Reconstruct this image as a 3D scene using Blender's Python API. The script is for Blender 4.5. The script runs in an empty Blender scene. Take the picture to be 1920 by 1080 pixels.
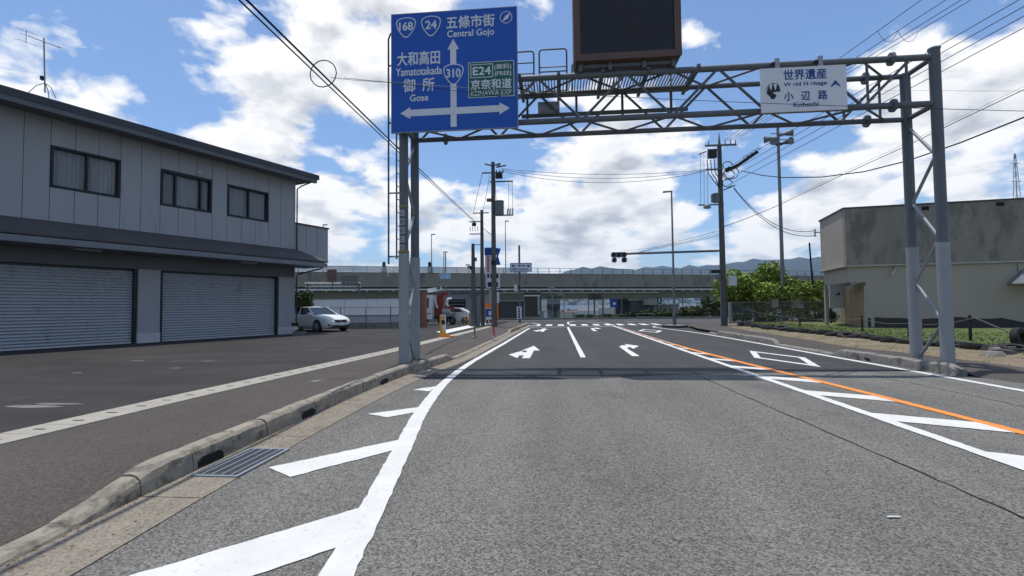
import bpy, math, random
from mathutils import Vector, Matrix
random.seed(7)
S = bpy.context.scene
COL = S.collection
R_ = math.radians
# ------------------------------------------------------------------ camera
F, CX, CY, H = 920.0, 960.0, 540.0, 1.45
yaw, pitch, roll = math.atan(85/F), math.atan(36/F), R_(0.6)
FW = Vector((-math.sin(yaw)*math.cos(pitch), math.cos(yaw)*math.cos(pitch), math.sin(pitch)))
_r = Vector((math.cos(yaw), math.sin(yaw), 0)); _u = _r.cross(FW)
RT = _r*math.cos(roll) - _u*math.sin(roll); UP = _u*math.cos(roll) + _r*math.sin(roll)
EYE = Vector((0, 0, H))
cam = bpy.data.cameras.new('camera'); camo = bpy.data.objects.new('camera', cam); COL.objects.link(camo)
cam.sensor_width = 36; cam.lens = 36*F/1920; cam.clip_start = .05; cam.clip_end = 30000
camo.matrix_world = Matrix(((RT.x, UP.x, -FW.x, 0), (RT.y, UP.y, -FW.y, 0), (RT.z, UP.z, -FW.z, H), (0, 0, 0, 1)))
S.camera = camo
def ray(x, y): return FW + RT*((x-CX)/F) - UP*((y-CY)/F)
def g(x, y, z=0.0):                       # survey: photo point known to lie at height z
    d = ray(x, y); p = EYE + d*((z-H)/d.z); return Vector((p.x, p.y, z))
def at(x, y, Y):                          # survey: photo point known to lie at distance Y up the road
    d = ray(x, y); return EYE + d*(Y/d.y)
def hz(x, y, p):                          # height of a photo point standing above ground point p
    d = ray(x, y); t = (p[0]*d.x + p[1]*d.y)/(d.x**2 + d.y**2); return H + d.z*t
# ------------------------------------------------------------------ light, sky, exposure
SUNV = Vector((-.12, .11, 1)).normalized()
sun = bpy.data.lights.new('sun', 'SUN'); sun.energy = 3.35; sun.angle = R_(.55); sun.color = (1, .955, .88)
suno = bpy.data.objects.new('sun', sun); COL.objects.link(suno); suno.location = (0, 0, 60)
suno.rotation_euler = SUNV.to_track_quat('Z', 'Y').to_euler()
S.view_settings.view_transform = 'Standard'; S.view_settings.look = 'None'
S.view_settings.exposure = 0.25; S.view_settings.gamma = 1
W = bpy.data.worlds.new('World'); S.world = W; W.use_nodes = True
wt = W.node_tree; N = wt.nodes; L = wt.links; N.clear()
def nd(t, **k):
    n = N.new(t)
    for a, v in k.items(): setattr(n, a, v)
    return n
def mth(op, a, b=None, c=None, clamp=False):
    n = nd('ShaderNodeMath', operation=op, use_clamp=clamp)
    for i, v in enumerate((a, b, c)):
        if v is None: continue
        if isinstance(v, (int, float)): n.inputs[i].default_value = v
        else: L.new(v, n.inputs[i])
    return n.outputs[0]
def vth(op, a, b=None, s=None):
    n = nd('ShaderNodeVectorMath', operation=op)
    for i, v in enumerate((a, b)):
        if v is None: continue
        if isinstance(v, (tuple, Vector)): n.inputs[i].default_value = v
        else: L.new(v, n.inputs[i])
    if s is not None:
        if isinstance(s, (int, float)): n.inputs['Scale'].default_value = s
        else: L.new(s, n.inputs['Scale'])
    return n.outputs['Value'] if op == 'DOT_PRODUCT' else n.outputs[0]
sky = nd('ShaderNodeTexSky', sky_type='NISHITA', sun_disc=False)
sky.sun_elevation = math.asin(SUNV.z); sky.sun_rotation = math.atan2(SUNV.x, SUNV.y)
sky.altitude = 100; sky.air_density = 1.0; sky.dust_density = 1.0; sky.ozone_density = 1.6
tc = nd('ShaderNodeTexCoord'); D0 = vth('NORMALIZE', tc.outputs['Generated'])
BL = [  # cloud masses by bearing (photo point, angular size, weight)
 (90,130,.13,.9),(560,130,.16,1.0),(700,20,.13,.8),(900,10,.12,.7),(560,380,.17,.9),(250,260,.10,.35),(290,65,.05,.5),(400,5,.05,.5),
 (1130,270,.11,.95),(1230,390,.14,.9),(1330,50,.055,.9),(1670,75,.075,.7),(1860,170,.10,1.0),(1560,375,.07,.8),(1640,250,.13,.75),
 (1850,350,.06,.7),(950,410,.12,.85),(760,420,.12,.7),(1440,420,.11,.7),(1100,450,.14,.7),(1380,200,.05,.5),
 (300,170,.075,-.6),(200,20,.10,-.7),(470,20,.07,-.3),(620,245,.06,-.7),(1450,70,.13,-1.0),(1560,160,.07,-.6),(880,300,.075,-.7),(1450,320,.08,-.6),
 (1020,60,.06,-.6),(1790,40,.06,-.5),(1890,300,.06,-.7),(1700,330,.06,-.4),(1290,330,.05,-.4),(1000,200,.06,-.3),(690,40,.03,-.4),(700,470,.06,-.4),(1330,455,.07,-.5),(1080,345,.05,-.5),(1180,440,.04,-.4),(930,470,.05,-.4)]
BL.append((960, 260, 1.0, -.28))              # cloud thinned ahead; broken cloud out of view added to whiten the shade light
acc = None
for (px, py, sz, w) in BL:
    c = ray(px, py).normalized()
    d = vth('DOT_PRODUCT', D0, c)                       # 1-d ~ angle^2/2
    e = mth('EXPONENT', mth('MULTIPLY', mth('SUBTRACT', d, 1.0), 2.0/(sz*sz)))
    acc = mth('MULTIPLY', e, w) if acc is None else mth('MULTIPLY_ADD', e, w, acc)
def density(Dv):
    s = nd('ShaderNodeSeparateXYZ'); L.new(Dv, s.inputs[0])
    cb = nd('ShaderNodeCombineXYZ')          # flatter, more crowded cells towards the horizon
    zq = mth('MULTIPLY', mth('POWER', mth('MAXIMUM', s.outputs[2], 0.0), .62), 2.0)
    L.new(s.outputs[0], cb.inputs[0]); L.new(s.outputs[1], cb.inputs[1]); L.new(zq, cb.inputs[2])
    outs = []
    for sc, dt, dis, off in ((3.4, 5, .2, 0), (11.0, 11, .15, 7.3)):
        n = nd('ShaderNodeTexNoise'); n.inputs['Scale'].default_value = sc; n.inputs['Detail'].default_value = dt
        n.inputs['Roughness'].default_value = .52; n.inputs['Distortion'].default_value = dis
        L.new(vth('ADD', cb.outputs[0], (off, off*.7, 1.3)), n.inputs['Vector']); outs.append(n.outputs['Fac'])
    return mth('MULTIPLY_ADD', outs[0], .5, mth('MULTIPLY', outs[1], .78))
dn0 = density(D0); dn1 = density(vth('NORMALIZE', vth('ADD', D0, (-.01, .0, .042))))
cov = mth('MULTIPLY_ADD', acc, .25, mth('ADD', dn0, -.658))
sepz = nd('ShaderNodeSeparateXYZ'); L.new(D0, sepz.inputs[0])
lowb = mth('MULTIPLY', mth('EXPONENT', mth('MULTIPLY', mth('MAXIMUM', sepz.outputs[2], 0), -6.0)), .03)
cov = mth('ADD', cov, lowb)
alpha = mth('SMOOTH_MIN', mth('MAXIMUM', mth('MULTIPLY', cov, 9.0), 0.0), 1.0, .25, clamp=True)
thick = mth('MULTIPLY', mth('MAXIMUM', mth('SUBTRACT', cov, .09), 0), 3.2, clamp=True)
lit = mth('MULTIPLY_ADD', mth('SUBTRACT', dn0, dn1), 4.0, .69, clamp=True)
lit = mth('MULTIPLY_ADD', thick, -.38, mth('MULTIPLY_ADD', lit, .74, .40), clamp=True)
cr = nd('ShaderNodeValToRGB'); L.new(lit, cr.inputs[0])
cr.color_ramp.elements[0].position = .15; cr.color_ramp.elements[0].color = (.37, .39, .43, 1)
cr.color_ramp.elements[1].position = .95; cr.color_ramp.elements[1].color = (1.0, .98, .95, 1)
e = cr.color_ramp.elements.new(.6); e.color = (.71, .72, .735, 1)
skc = vth('SCALE', sky.outputs[0], None, .12)
tint = nd('ShaderNodeMix', data_type='RGBA', blend_type='MULTIPLY'); tint.inputs[0].default_value = 1
L.new(skc, tint.inputs[6]); tint.inputs[7].default_value = (.86, 1.0, 1.14, 1)
mx = nd('ShaderNodeMix', data_type='RGBA'); L.new(mth('MULTIPLY', alpha, .96), mx.inputs[0]); L.new(tint.outputs[2], mx.inputs[6]); L.new(cr.outputs[0], mx.inputs[7])
bg = nd('ShaderNodeBackground'); bg.inputs[1].default_value = 1.0; L.new(mx.outputs[2], bg.inputs[0])
wo = nd('ShaderNodeOutputWorld'); L.new(bg.outputs[0], wo.inputs[0])
W.cycles.sampling_method = 'MANUAL'; W.cycles.sample_map_resolution = 512
S.cycles.volume_bounces = 0; S.cycles.max_bounces = 6; S.cycles.diffuse_bounces = 3
S.cycles.transparent_max_bounces = 16; S.cycles.sample_clamp_indirect = 4
# ------------------------------------------------------------------ materials
def mat(name, col, rough=.8, col2=None, scale=2.0, amt=.5, bump=0.0, bscale=40, metal=0.0, fine=None, finescale=120, stain=None, detail=6, stretch=(1, 1, 1), spec=.35, streak=None):
    m = bpy.data.materials.new(name); m.use_nodes = True
    t = m.node_tree; b = t.nodes['Principled BSDF']; b.inputs['Roughness'].default_value = rough; b.inputs['Metallic'].default_value = metal
    b.inputs['Specular IOR Level'].default_value = spec
    if col2 is None: col2 = tuple(c*.78 for c in col)
    geo = t.nodes.new('ShaderNodeNewGeometry'); mp = t.nodes.new('ShaderNodeVectorMath'); mp.operation = 'MULTIPLY'; mp.inputs[1].default_value = stretch
    t.links.new(geo.outputs['Position'], mp.inputs[0]); P = mp.outputs[0]
    def noise(s, d=detail, r=.6):
        n = t.nodes.new('ShaderNodeTexNoise'); n.inputs['Scale'].default_value = s; n.inputs['Detail'].default_value = d; n.inputs['Roughness'].default_value = r
        t.links.new(P, n.inputs['Vector']); return n
    n = noise(scale); rp = t.nodes.new('ShaderNodeValToRGB'); t.links.new(n.outputs['Fac'], rp.inputs[0])
    rp.color_ramp.elements[0].position = .5-.24*amt-.06; rp.color_ramp.elements[1].position = .5+.24*amt+.06
    rp.color_ramp.elements[0].color = (*col2, 1); rp.color_ramp.elements[1].color = (*col, 1)
    out = rp.outputs[0]
    def mix(fac, a, colr, mode='MIX'):
        x = t.nodes.new('ShaderNodeMix'); x.data_type = 'RGBA'; x.blend_type = mode
        if isinstance(fac, (int, float)): x.inputs[0].default_value = fac
        else: t.links.new(fac, x.inputs[0])
        t.links.new(a, x.inputs[6])
        if isinstance(colr, tuple): x.inputs[7].default_value = (*colr, 1)
        else: t.links.new(colr, x.inputs[7])
        return x.outputs[2]
    if stain:                                     # (colour, scale, threshold)
        ns = noise(stain[1], 8, .65); r2 = t.nodes.new('ShaderNodeMapRange'); t.links.new(ns.outputs['Fac'], r2.inputs[0])
        r2.inputs[1].default_value = stain[2]; r2.inputs[2].default_value = stain[2]+.14; out = mix(r2.outputs[0], out, stain[0])
    if streak:                                    # (amount, x frequency, y frequency): long wear bands
        sv = t.nodes.new('ShaderNodeVectorMath'); sv.operation = 'MULTIPLY'; sv.inputs[1].default_value = (streak[1], streak[2], 1); t.links.new(geo.outputs['Position'], sv.inputs[0])
        sn = t.nodes.new('ShaderNodeTexNoise'); sn.inputs['Scale'].default_value = 1; sn.inputs['Detail'].default_value = 5; t.links.new(sv.outputs[0], sn.inputs['Vector'])
        sr = t.nodes.new('ShaderNodeMapRange'); t.links.new(sn.outputs['Fac'], sr.inputs[0]); sr.inputs[1].default_value = .3; sr.inputs[2].default_value = .7; sr.inputs[3].default_value = 1-streak[0]; sr.inputs[4].default_value = 1+streak[0]
        sc_ = t.nodes.new('ShaderNodeCombineColor')
        for i in range(3): t.links.new(sr.outputs[0], sc_.inputs[i])
        out = mix(1.0, out, sc_.outputs[0], 'MULTIPLY')
    hgt = None
    if fine:                                      # aggregate: speckle of light and dark grains
        v = t.nodes.new('ShaderNodeTexVoronoi'); v.inputs['Scale'].default_value = finescale; t.links.new(P, v.inputs['Vector'])
        s = t.nodes.new('ShaderNodeSeparateColor'); t.links.new(v.outputs['Color'], s.inputs[0])
        r3 = t.nodes.new('ShaderNodeMapRange'); t.links.new(s.outputs[0], r3.inputs[0]); r3.inputs[3].default_value = 1-fine; r3.inputs[4].default_value = 1+fine
        cb = t.nodes.new('ShaderNodeCombineColor')
        for i in range(3): t.links.new(r3.outputs[0], cb.inputs[i])
        out = mix(1.0, out, cb.outputs[0], 'MULTIPLY'); hgt = v.outputs['Distance']
    t.links.new(out, b.inputs['Base Color'])
    if bump:
        bp = t.nodes.new('ShaderNodeBump'); bp.inputs['Strength'].default_value = bump; bp.inputs['Distance'].default_value = .01
        t.links.new(hgt if hgt is not None else noise(bscale, 4).outputs['Fac'], bp.inputs['Height']); t.links.new(bp.outputs[0], b.inputs['Normal'])
    rr = t.nodes.new('ShaderNodeMapRange'); t.links.new(n.outputs['Fac'], rr.inputs[0]); rr.inputs[3].default_value = min(1, rough+.1); rr.inputs[4].default_value = max(.03, rough-.1)
    t.links.new(rr.outputs[0], b.inputs['Roughness'])
    return m
def glass(name, col, rough=.05, alpha=1.0, spec=.6):
    m = mat(name, col, rough, scale=.6, amt=.8, spec=spec); m.node_tree.nodes['Principled BSDF'].inputs['Alpha'].default_value = alpha; return m
M = {}
M['asphalt'] = mat('coarse_asphalt', (.170, .163, .147), .92, (.142, .136, .123), .45, 1, 1.0, fine=.58, finescale=84, stain=((.112, .108, .10), .35, .54), streak=(.16, 1.1, .07))
M['asphalt_new'] = mat('newer_asphalt', (.052, .0515, .051), .9, (.043, .0425, .042), .5, 1, .5, streak=(.16, 1.1, .05), fine=.35, finescale=95, stain=((.036, .037, .039), .9, .62))
M['asphalt_lot'] = mat('worn_lot_asphalt', (.040, .0355, .0325), .88, (.022, .020, .0188), .5, 1.3, .5, fine=.28, finescale=70, stain=((.062, .054, .049), .55, .60), streak=(.22, .25, 1.3))
M['asphalt_walk'] = mat('sidewalk_asphalt', (.085, .073, .064), .9, (.060, .051, .045), .5, 1, .6, fine=.38, finescale=80, stain=((.16, .145, .13), 1.1, .66))
M['paint'] = mat('white_road_paint', (.66, .66, .63), .8, (.55, .55, .525), 3, .8, .5, 70, stain=((.26, .25, .235), 26, .60))
M['paint_far'] = mat('worn_road_paint', (.72, .72, .70), .8, (.55, .55, .54), 4, 1, stain=((.25, .25, .25), 9, .60))
M['orange'] = mat('orange_road_paint', (.80, .27, .045), .75, (.66, .22, .05), 3, .8, stain=((.36, .22, .13), 14, .62))
M['pink'] = mat('faded_orange_paint', (.55, .30, .20), .8, (.36, .24, .19), 5, 1)
M['concrete'] = mat('weathered_concrete', (.34, .305, .245), .92, (.19, .168, .132), 6, 1.1, .8, 45, stain=((.10, .088, .07), 5, .52))
M['concrete_grey'] = mat('grey_concrete', (.26, .245, .22), .92, (.16, .152, .138), 4, 1.1, .6, 40, stain=((.085, .08, .072), 3.2, .54))
M['gutter'] = mat('gutter_concrete', (.27, .235, .185), .92, (.16, .14, .112), 4, 1, .5, 50, fine=.25, finescale=70, stain=((.13, .115, .095), 3, .56))
M['slab'] = mat('pale_cover_slab', (.36, .335, .285), .9, (.285, .265, .225), 3, 1, .3, 60, stain=((.2, .19, .16), 5, .63))
M['dark'] = mat('dark_void', (.012, .012, .013), .9)
M['soil'] = mat('dry_soil', (.25, .185, .13), .95, (.15, .115, .08), 2.5, 1.2, .8, 30, stain=((.12, .125, .055), 1.8, .46))
M['lawn'] = mat('mown_grass_base', (.10, .13, .035), .95, (.06, .085, .022), 1.5, 1, .8, 60, stain=((.17, .14, .06), 2.2, .62))
M['field'] = mat('valley_fields', (.045, .06, .03), .95, (.025, .036, .018), .004, 1, stain=((.07, .07, .05), .01, .58))
M['hill'] = mat('wooded_hill', (.020, .033, .018), .95, (.011, .02, .011), .006, 1, stain=((.035, .05, .022), .012, .58))
M['galv'] = mat('galvanised_steel', (.30, .33, .35), .5, (.22, .245, .265), 3, 1, metal=.35, stain=((.15, .15, .15), 4, .66))
M['galv_dark'] = mat('painted_grey_steel', (.115, .128, .142), .55, (.09, .10, .11), 3, 1, metal=.1, stain=((.085, .062, .045), 7, .62))
M['wrap'] = mat('grey_protective_sheet', (.285, .295, .305), .7, (.24, .25, .26), 2, 1, .2, 60, stain=((.18, .18, .18), 3, .66))
M['signblue'] = mat('blue_sign_sheeting', (.008, .085, .40), .45, (.007, .075, .36), 1.2, .6)
M['signgreen'] = mat('green_sign_sheeting', (.006, .11, .075), .45, (.005, .09, .06), 2, .6)
M['signwhite'] = mat('white_sign_sheeting', (.66, .67, .70), .5, (.58, .59, .62), 3, .8)
M['letter_blue'] = mat('blue_lettering', (.012, .07, .27), .5)
M['letter_black'] = mat('black_print', (.012, .015, .02), .5)
M['letter_red'] = mat('red_print', (.55, .03, .02), .5)
M['yellow'] = mat('yellow_tape', (.24, .20, .06), .6)
M['ledframe'] = mat('brown_sign_frame', (.115, .068, .052), .55, (.095, .055, .043), 3, .8)
M['ledface'] = mat('dark_led_matrix', (.012, .012, .015), .3, (.009, .009, .011), 6, .8)
M['ledred'] = mat('dim_red_diodes', (.021, .011, .013), .5, (.017, .011, .013), 9, .8)
M['mesh'] = mat('grating_steel', (.33, .34, .34), .6, metal=.3)
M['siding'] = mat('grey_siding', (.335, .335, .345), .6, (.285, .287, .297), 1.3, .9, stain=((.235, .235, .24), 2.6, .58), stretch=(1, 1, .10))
M['trimdark'] = mat('dark_roof_metal', (.05, .053, .062), .5, (.04, .042, .05), 1.5, .8)
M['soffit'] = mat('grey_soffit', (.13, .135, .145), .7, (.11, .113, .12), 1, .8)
M['canopy'] = mat('weathered_canopy_roofing', (.085, .078, .076), .6, (.06, .056, .056), .8, 1, stain=((.2, .19, .18), 1.1, .70), stretch=(1, 1, 3))
M['gutterpipe'] = mat('grey_rain_gutter', (.185, .195, .21), .5, (.15, .158, .17), 1.5, .8)
M['shutter'] = mat('blue_grey_shutter', (.42, .435, .46), .42, (.365, .38, .405), .9, 1, metal=.15, stain=((.27, .29, .325), 2.4, .58), stretch=(1, 1, .3))
M['frame_black'] = mat('black_window_frame', (.012, .014, .018), .4)
M['pane'] = glass('window_glass', (.05, .06, .07), .05, .26)
M['curtain'] = mat('pale_net_curtain', (.84, .84, .84), .9, (.52, .53, .55), 6, 1, stretch=(3, 3, .05))
M['plinth'] = mat('pale_plinth', (.52, .52, .53), .85, (.40, .40, .41), 3, 1, stain=((.26, .255, .25), 4, .58))
M['rbwall'] = mat('tan_rendered_wall', (.36, .315, .262), .9, (.32, .28, .232), .7, 1, .15, 60)
M['rbup'] = mat('stained_concrete_render', (.29, .255, .22), .92, (.19, .168, .145), .8, 1.0, .2, 40, stain=((.155, .138, .12), 1.7, .47), stretch=(1, 1, .4))
M['rbend'] = mat('clean_grey_render', (.39, .34, .285), .9, (.33, .29, .245), .6, 1, .15, 50)
M['rbdark'] = mat('dark_bitumen_band', (.05, .048, .048), .9, (.038, .037, .037), 2, 1)
M['door'] = mat('tan_wood_door', (.33, .23, .125), .7, (.27, .185, .10), 4, .9, stretch=(4, 4, .3))
M['cream'] = mat('cream_trim', (.42, .40, .35), .8)
M['rubber'] = mat('old_tyre_rubber', (.022, .021, .021), .85, (.014, .014, .014), 8, 1, stain=((.06, .05, .04), 9, .64))
M['wood'] = mat('dark_timber', (.03, .026, .022), .85)
M['rope'] = mat('pale_rope', (.20, .19, .16), .9)
M['polecon'] = mat('utility_pole_concrete', (.115, .108, .102), .85, (.075, .071, .068), 2.5, 1, .2, 30, stretch=(1, 1, .3))
M['polegrey'] = mat('grey_steel_pole', (.20, .205, .215), .5, (.16, .165, .172), 2, .8, metal=.25)
M['black'] = mat('black_fittings', (.013, .013, .015), .55)
M['wire'] = mat('black_cable', (.010, .010, .012), .6)
M['grey'] = mat('grey_equipment', (.16, .165, .175), .6)
M['whiteeq'] = mat('white_equipment', (.62, .63, .64), .5, (.52, .53, .54), 4, .8)
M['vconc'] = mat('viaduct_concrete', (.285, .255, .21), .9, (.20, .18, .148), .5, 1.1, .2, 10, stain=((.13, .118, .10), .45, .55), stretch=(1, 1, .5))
M['vsteel'] = mat('pale_green_girder_paint', (.165, .16, .105), .6, (.125, .122, .08), .4, 1, stain=((.14, .14, .11), .7, .64))
M['vpipe'] = mat('beige_pipe', (.66, .63, .56), .7)
M['vfence'] = glass('noise_screen_sheet', (.42, .46, .50), .25, .55)
M['fencepost'] = mat('dull_fence_steel', (.12, .125, .13), .6)
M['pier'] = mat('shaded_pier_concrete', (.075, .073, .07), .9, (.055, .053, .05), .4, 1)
M['carwhite'] = mat('pearl_white_paint', (.70, .71, .70), .25, (.66, .67, .66), 2, .5, spec=.6)
M['carglass'] = glass('car_glass', (.02, .025, .03), .06)
M['chrome'] = mat('bright_metal', (.55, .56, .58), .25, metal=.9)
M['lens'] = glass('headlight_lens', (.50, .53, .56), .1)
M['tyre'] = mat('black_tyre', (.015, .015, .016), .8)
M['red'] = mat('red_crane_paint', (.26, .035, .028), .5, (.20, .03, .024), 3, .8)
M['brick'] = mat('red_brown_cladding', (.30, .115, .075), .8, (.24, .09, .06), 3, .8)
M['orangepl'] = mat('orange_plastic', (.85, .20, .03), .5)
M['orangeyel'] = mat('amber_plastic', (.80, .38, .04), .5)
M['bluepl'] = mat('blue_print_panel', (.015, .06, .30), .5)
M['wallwhite'] = mat('white_steel_panels', (.86, .86, .84), .6, (.78, .78, .76), 1.2, 1, stain=((.62, .62, .61), 1.4, .62), stretch=(1, 1, .5))
M['wallgrey'] = mat('grey_cladding', (.23, .235, .24), .7, (.18, .185, .19), 1, 1)
M['brownwall'] = mat('dark_brown_cladding', (.075, .055, .042), .8, (.055, .042, .033), 1, 1)  # also colours the shaded flank of the gate pillar
M['boardbrown'] = mat('brown_board', (.15, .095, .08), .8)
M['pot'] = mat('grey_planter', (.20, .20, .195), .9)
M['bark'] = mat('tree_bark', (.07, .055, .04), .95, bump=.5)
M['leaf'] = mat('bright_leaves', (.26, .33, .06), .7, (.14, .20, .035), 1.6, 1.2)
M['leaf_dark'] = mat('dark_leaves', (.055, .09, .028), .7, (.032, .056, .018), 1.2, 1.2)
M['leaf_dry'] = mat('olive_brush', (.095, .105, .04), .8, (.055, .07, .025), .8, 1.2)
for k in ('leaf', 'leaf_dark', 'leaf_dry'):
    M[k].node_tree.nodes['Principled BSDF'].inputs['Specular IOR Level'].default_value = .15
M['debris'] = mat('dry_gutter_debris', (.24, .17, .09), .9, (.12, .10, .045), 9, 1.2)
M['scuff'] = mat('pale_scuff', (.21, .20, .19), .9, (.13, .125, .12), 8, 1)
M['patch_shade'] = mat('patch_asphalt_and_shade', (.040, .042, .045), .88, (.032, .034, .036), 1.2, 1, .4, fine=.3, finescale=95)  # patch asphalt, its tone also holding the shadow band below the gantry
M['grass'] = mat('grass_blades', (.135, .17, .045), .8, (.08, .115, .03), 1.1, 1.2, stain=((.24, .20, .09), 1.6, .6))
M['roofgrey'] = mat('grey_roof_tiles', (.12, .125, .135), .7); M['roofbrown'] = mat('brown_roof_tiles', (.13, .085, .06), .8)
M['roofblue'] = mat('blue_roof_sheet', (.07, .11, .18), .6); M['housecream'] = mat('cream_house_wall', (.50, .47, .41), .9); M['housewhite'] = mat('white_house_wall', (.62, .62, .60), .9)
# ------------------------------------------------------------------ mesh helpers
class MB:
    def __init__(s): s.v = []; s.f = []
    def quadpts(s, pts):
        i = len(s.v); s.v += [Vector(p) for p in pts]; s.f.append(tuple(range(i, i+len(pts)))); return s
    def hexa(s, p):                     # 8 points: 4 bottom ccw, 4 top ccw
        i = len(s.v); s.v += [Vector(q) for q in p]
        for f in ((3, 2, 1, 0), (4, 5, 6, 7), (0, 1, 5, 4), (1, 2, 6, 5), (2, 3, 7, 6), (3, 0, 4, 7)): s.f.append(tuple(i+k for k in f))
        return s
    def box(s, x0, x1, y0, y1, z0, z1):
        return s.hexa([(x0, y0, z0), (x1, y0, z0), (x1, y1, z0), (x0, y1, z0), (x0, y0, z1), (x1, y0, z1), (x1, y1, z1), (x0, y1, z1)])
    def cbox(s, x0, x1, y0, y1, z0, z1, c):   # box with chamfered vertical outline seen along y
        pts = [(x0+c, z0), (x1-c, z0), (x1, z0+c), (x1, z1-c), (x1-c, z1), (x0+c, z1), (x0, z1-c), (x0, z0+c)]
        return s.prism([(p[0], y0, p[1]) for p in pts], (0, y1-y0, 0))
    def prism(s, pts, ext):             # polygon extruded by a vector
        i = len(s.v); n = len(pts); e = Vector(ext); s.v += [Vector(p) for p in pts]+[Vector(p)+e for p in pts]
        s.f.append(tuple(range(i, i+n))[::-1]); s.f.append(tuple(range(i+n, i+2*n)))
        for k in range(n): s.f.append((i+k, i+(k+1) % n, i+n+(k+1) % n, i+n+k))
        return s
    def tube(s, pts, r, n=8, caps=True, r1=None):
        pts = [Vector(p) for p in pts]; m = len(pts); i = len(s.v); prev = None
        for k, p in enumerate(pts):
            d = (pts[min(k+1, m-1)]-pts[max(k-1, 0)]).normalized()
            a = d.cross(Vector((0, 0, 1))) if prev is None else prev-d*prev.dot(d)
            if a.length < 1e-4: a = d.cross(Vector((1, 0, 0)))
            a.normalize(); prev = a; b = d.cross(a); rr = r if r1 is None else r+(r1-r)*k/(m-1)
            for q in range(n):
                w = 2*math.pi*q/n; s.v.append(p+(a*math.cos(w)+b*math.sin(w))*rr)
        for k in range(m-1):
            for q in range(n): s.f.append((i+k*n+q, i+k*n+(q+1) % n, i+(k+1)*n+(q+1) % n, i+(k+1)*n+q))
        if caps: s.f.append(tuple(i+q for q in range(n))[::-1]); s.f.append(tuple(i+(m-1)*n+q for q in range(n)))
        return s
    def bar(s, p, q, w, h, up=(0, 0, 1)):
        p, q = Vector(p), Vector(q); d = (q-p).normalized(); a = d.cross(Vector(up))
        if a.length < 1e-3: a = d.cross(Vector((1, 0, 0)))
        a.normalize(); b = a.cross(d); a *= w/2; b *= h/2
        return s.hexa([p-a-b, p+a-b, q+a-b, q-a-b, p-a+b, p+a+b, q+a+b, q-a+b])
    def ring(s, prof, c, ax='y', n=20):       # lathe (radius, offset) profile about axis, closed
        i = len(s.v); m = len(prof); c = Vector(c)
        for k in range(n):
            w = 2*math.pi*k/n
            for (r, o) in prof:
                a, b = r*math.cos(w), r*math.sin(w)
                s.v.append(c+Vector((a, o, b) if ax == 'y' else (a, b, o) if ax == 'z' else (o, a, b)))
        for k in range(n):
            for q in range(m): s.f.append((i+k*m+q, i+((k+1) % n)*m+q, i+((k+1) % n)*m+(q+1) % m, i+k*m+(q+1) % m))
        return s
    def build(s, name, m, parent=None, W=None, smooth=False):
        if W is None: W = OW[parent.name] if parent else Vector((0, 0, 0))
        W = Vector(W); me = bpy.data.meshes.new(name); me.from_pydata([tuple(v-W) for v in s.v], [], s.f)
        me.materials.append(M[m] if isinstance(m, str) else m); me.update()
        if smooth:
            me.polygons.foreach_set('use_smooth', [True]*len(me.polygons)); me.set_sharp_from_angle(angle=R_(38))
        o = bpy.data.objects.new(name, me); COL.objects.link(o); OW[o.name] = W
        if parent: o.parent = parent; o.location = W-OW[parent.name]
        else: o.location = W
        return o
OW = {}
def tag(o, label=None, cat=None, group=None, kind=None):
    for k, v in (('label', label), ('category', cat), ('group', group), ('kind', kind)):
        if v: o[k] = v
    return o
def thing(name, label, cat, loc=(0, 0, 0), group=None):
    o = bpy.data.objects.new(name, None); o.empty_display_size = .2; COL.objects.link(o); o.location = loc; OW[o.name] = Vector(loc); return tag(o, label, cat, group)
def copy_tree(o, parent=None):
    c = o.copy(); COL.objects.link(c); c.parent = parent; OW[c.name] = OW.get(o.name, Vector())
    for ch in list(o.children): copy_tree(ch, c)
    return c
def inst(o, name, parent, loc, rz=0):          # a further piece sharing mesh data
    c = bpy.data.objects.new(name, o.data); COL.objects.link(c); c.parent = parent; c.location = loc; c.rotation_euler[2] = rz; return c
def struct(o): return tag(o, kind='structure')
def text(body, m, parent, x0, x1, y, z0, z1, bold=.0, name='lettering', spacing=1.0):
    """flat print on a board facing -Y, fitted to the box x0..x1, z0..z1 at depth y"""
    cu = bpy.data.curves.new('t', 'FONT'); cu.body = body; cu.size = 1; cu.space_character = spacing
    o = bpy.data.objects.new('t', cu); COL.objects.link(o); bpy.context.view_layer.update()
    me = bpy.data.meshes.new_from_object(o.evaluated_get(bpy.context.evaluated_depsgraph_get())); bpy.data.objects.remove(o)
    vs = [v.co.copy() for v in me.vertices]; fs = [tuple(p.vertices) for p in me.polygons]; bpy.data.meshes.remove(me)
    ax, bx = min(v.x for v in vs), max(v.x for v in vs); ay, by = min(v.y for v in vs), max(v.y for v in vs)
    mb = MB(); kx = (x1-x0)/(bx-ax); kz = (z1-z0)/(by-ay)
    offs = [(0, 0)] if not bold else [(-bold, 0), (bold, 0), (0, -bold), (0, bold), (0, 0)]
    for q, (dx, dz) in enumerate(offs):
        i = len(mb.v)
        for v in vs: mb.v.append(Vector((x0+(v.x-ax)*kx+dx, y-.0004*q, z0+(v.y-ay)*kz+dz)))
        mb.f += [tuple(i+k for k in f) for f in fs]
    return mb.build(name, m, parent)
def catenary(p, q, sag, n=14):
    p, q = Vector(p), Vector(q); return [p.lerp(q, t/n)-Vector((0, 0, 4*sag*(t/n)*(1-t/n))) for t in range(n+1)]
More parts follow.
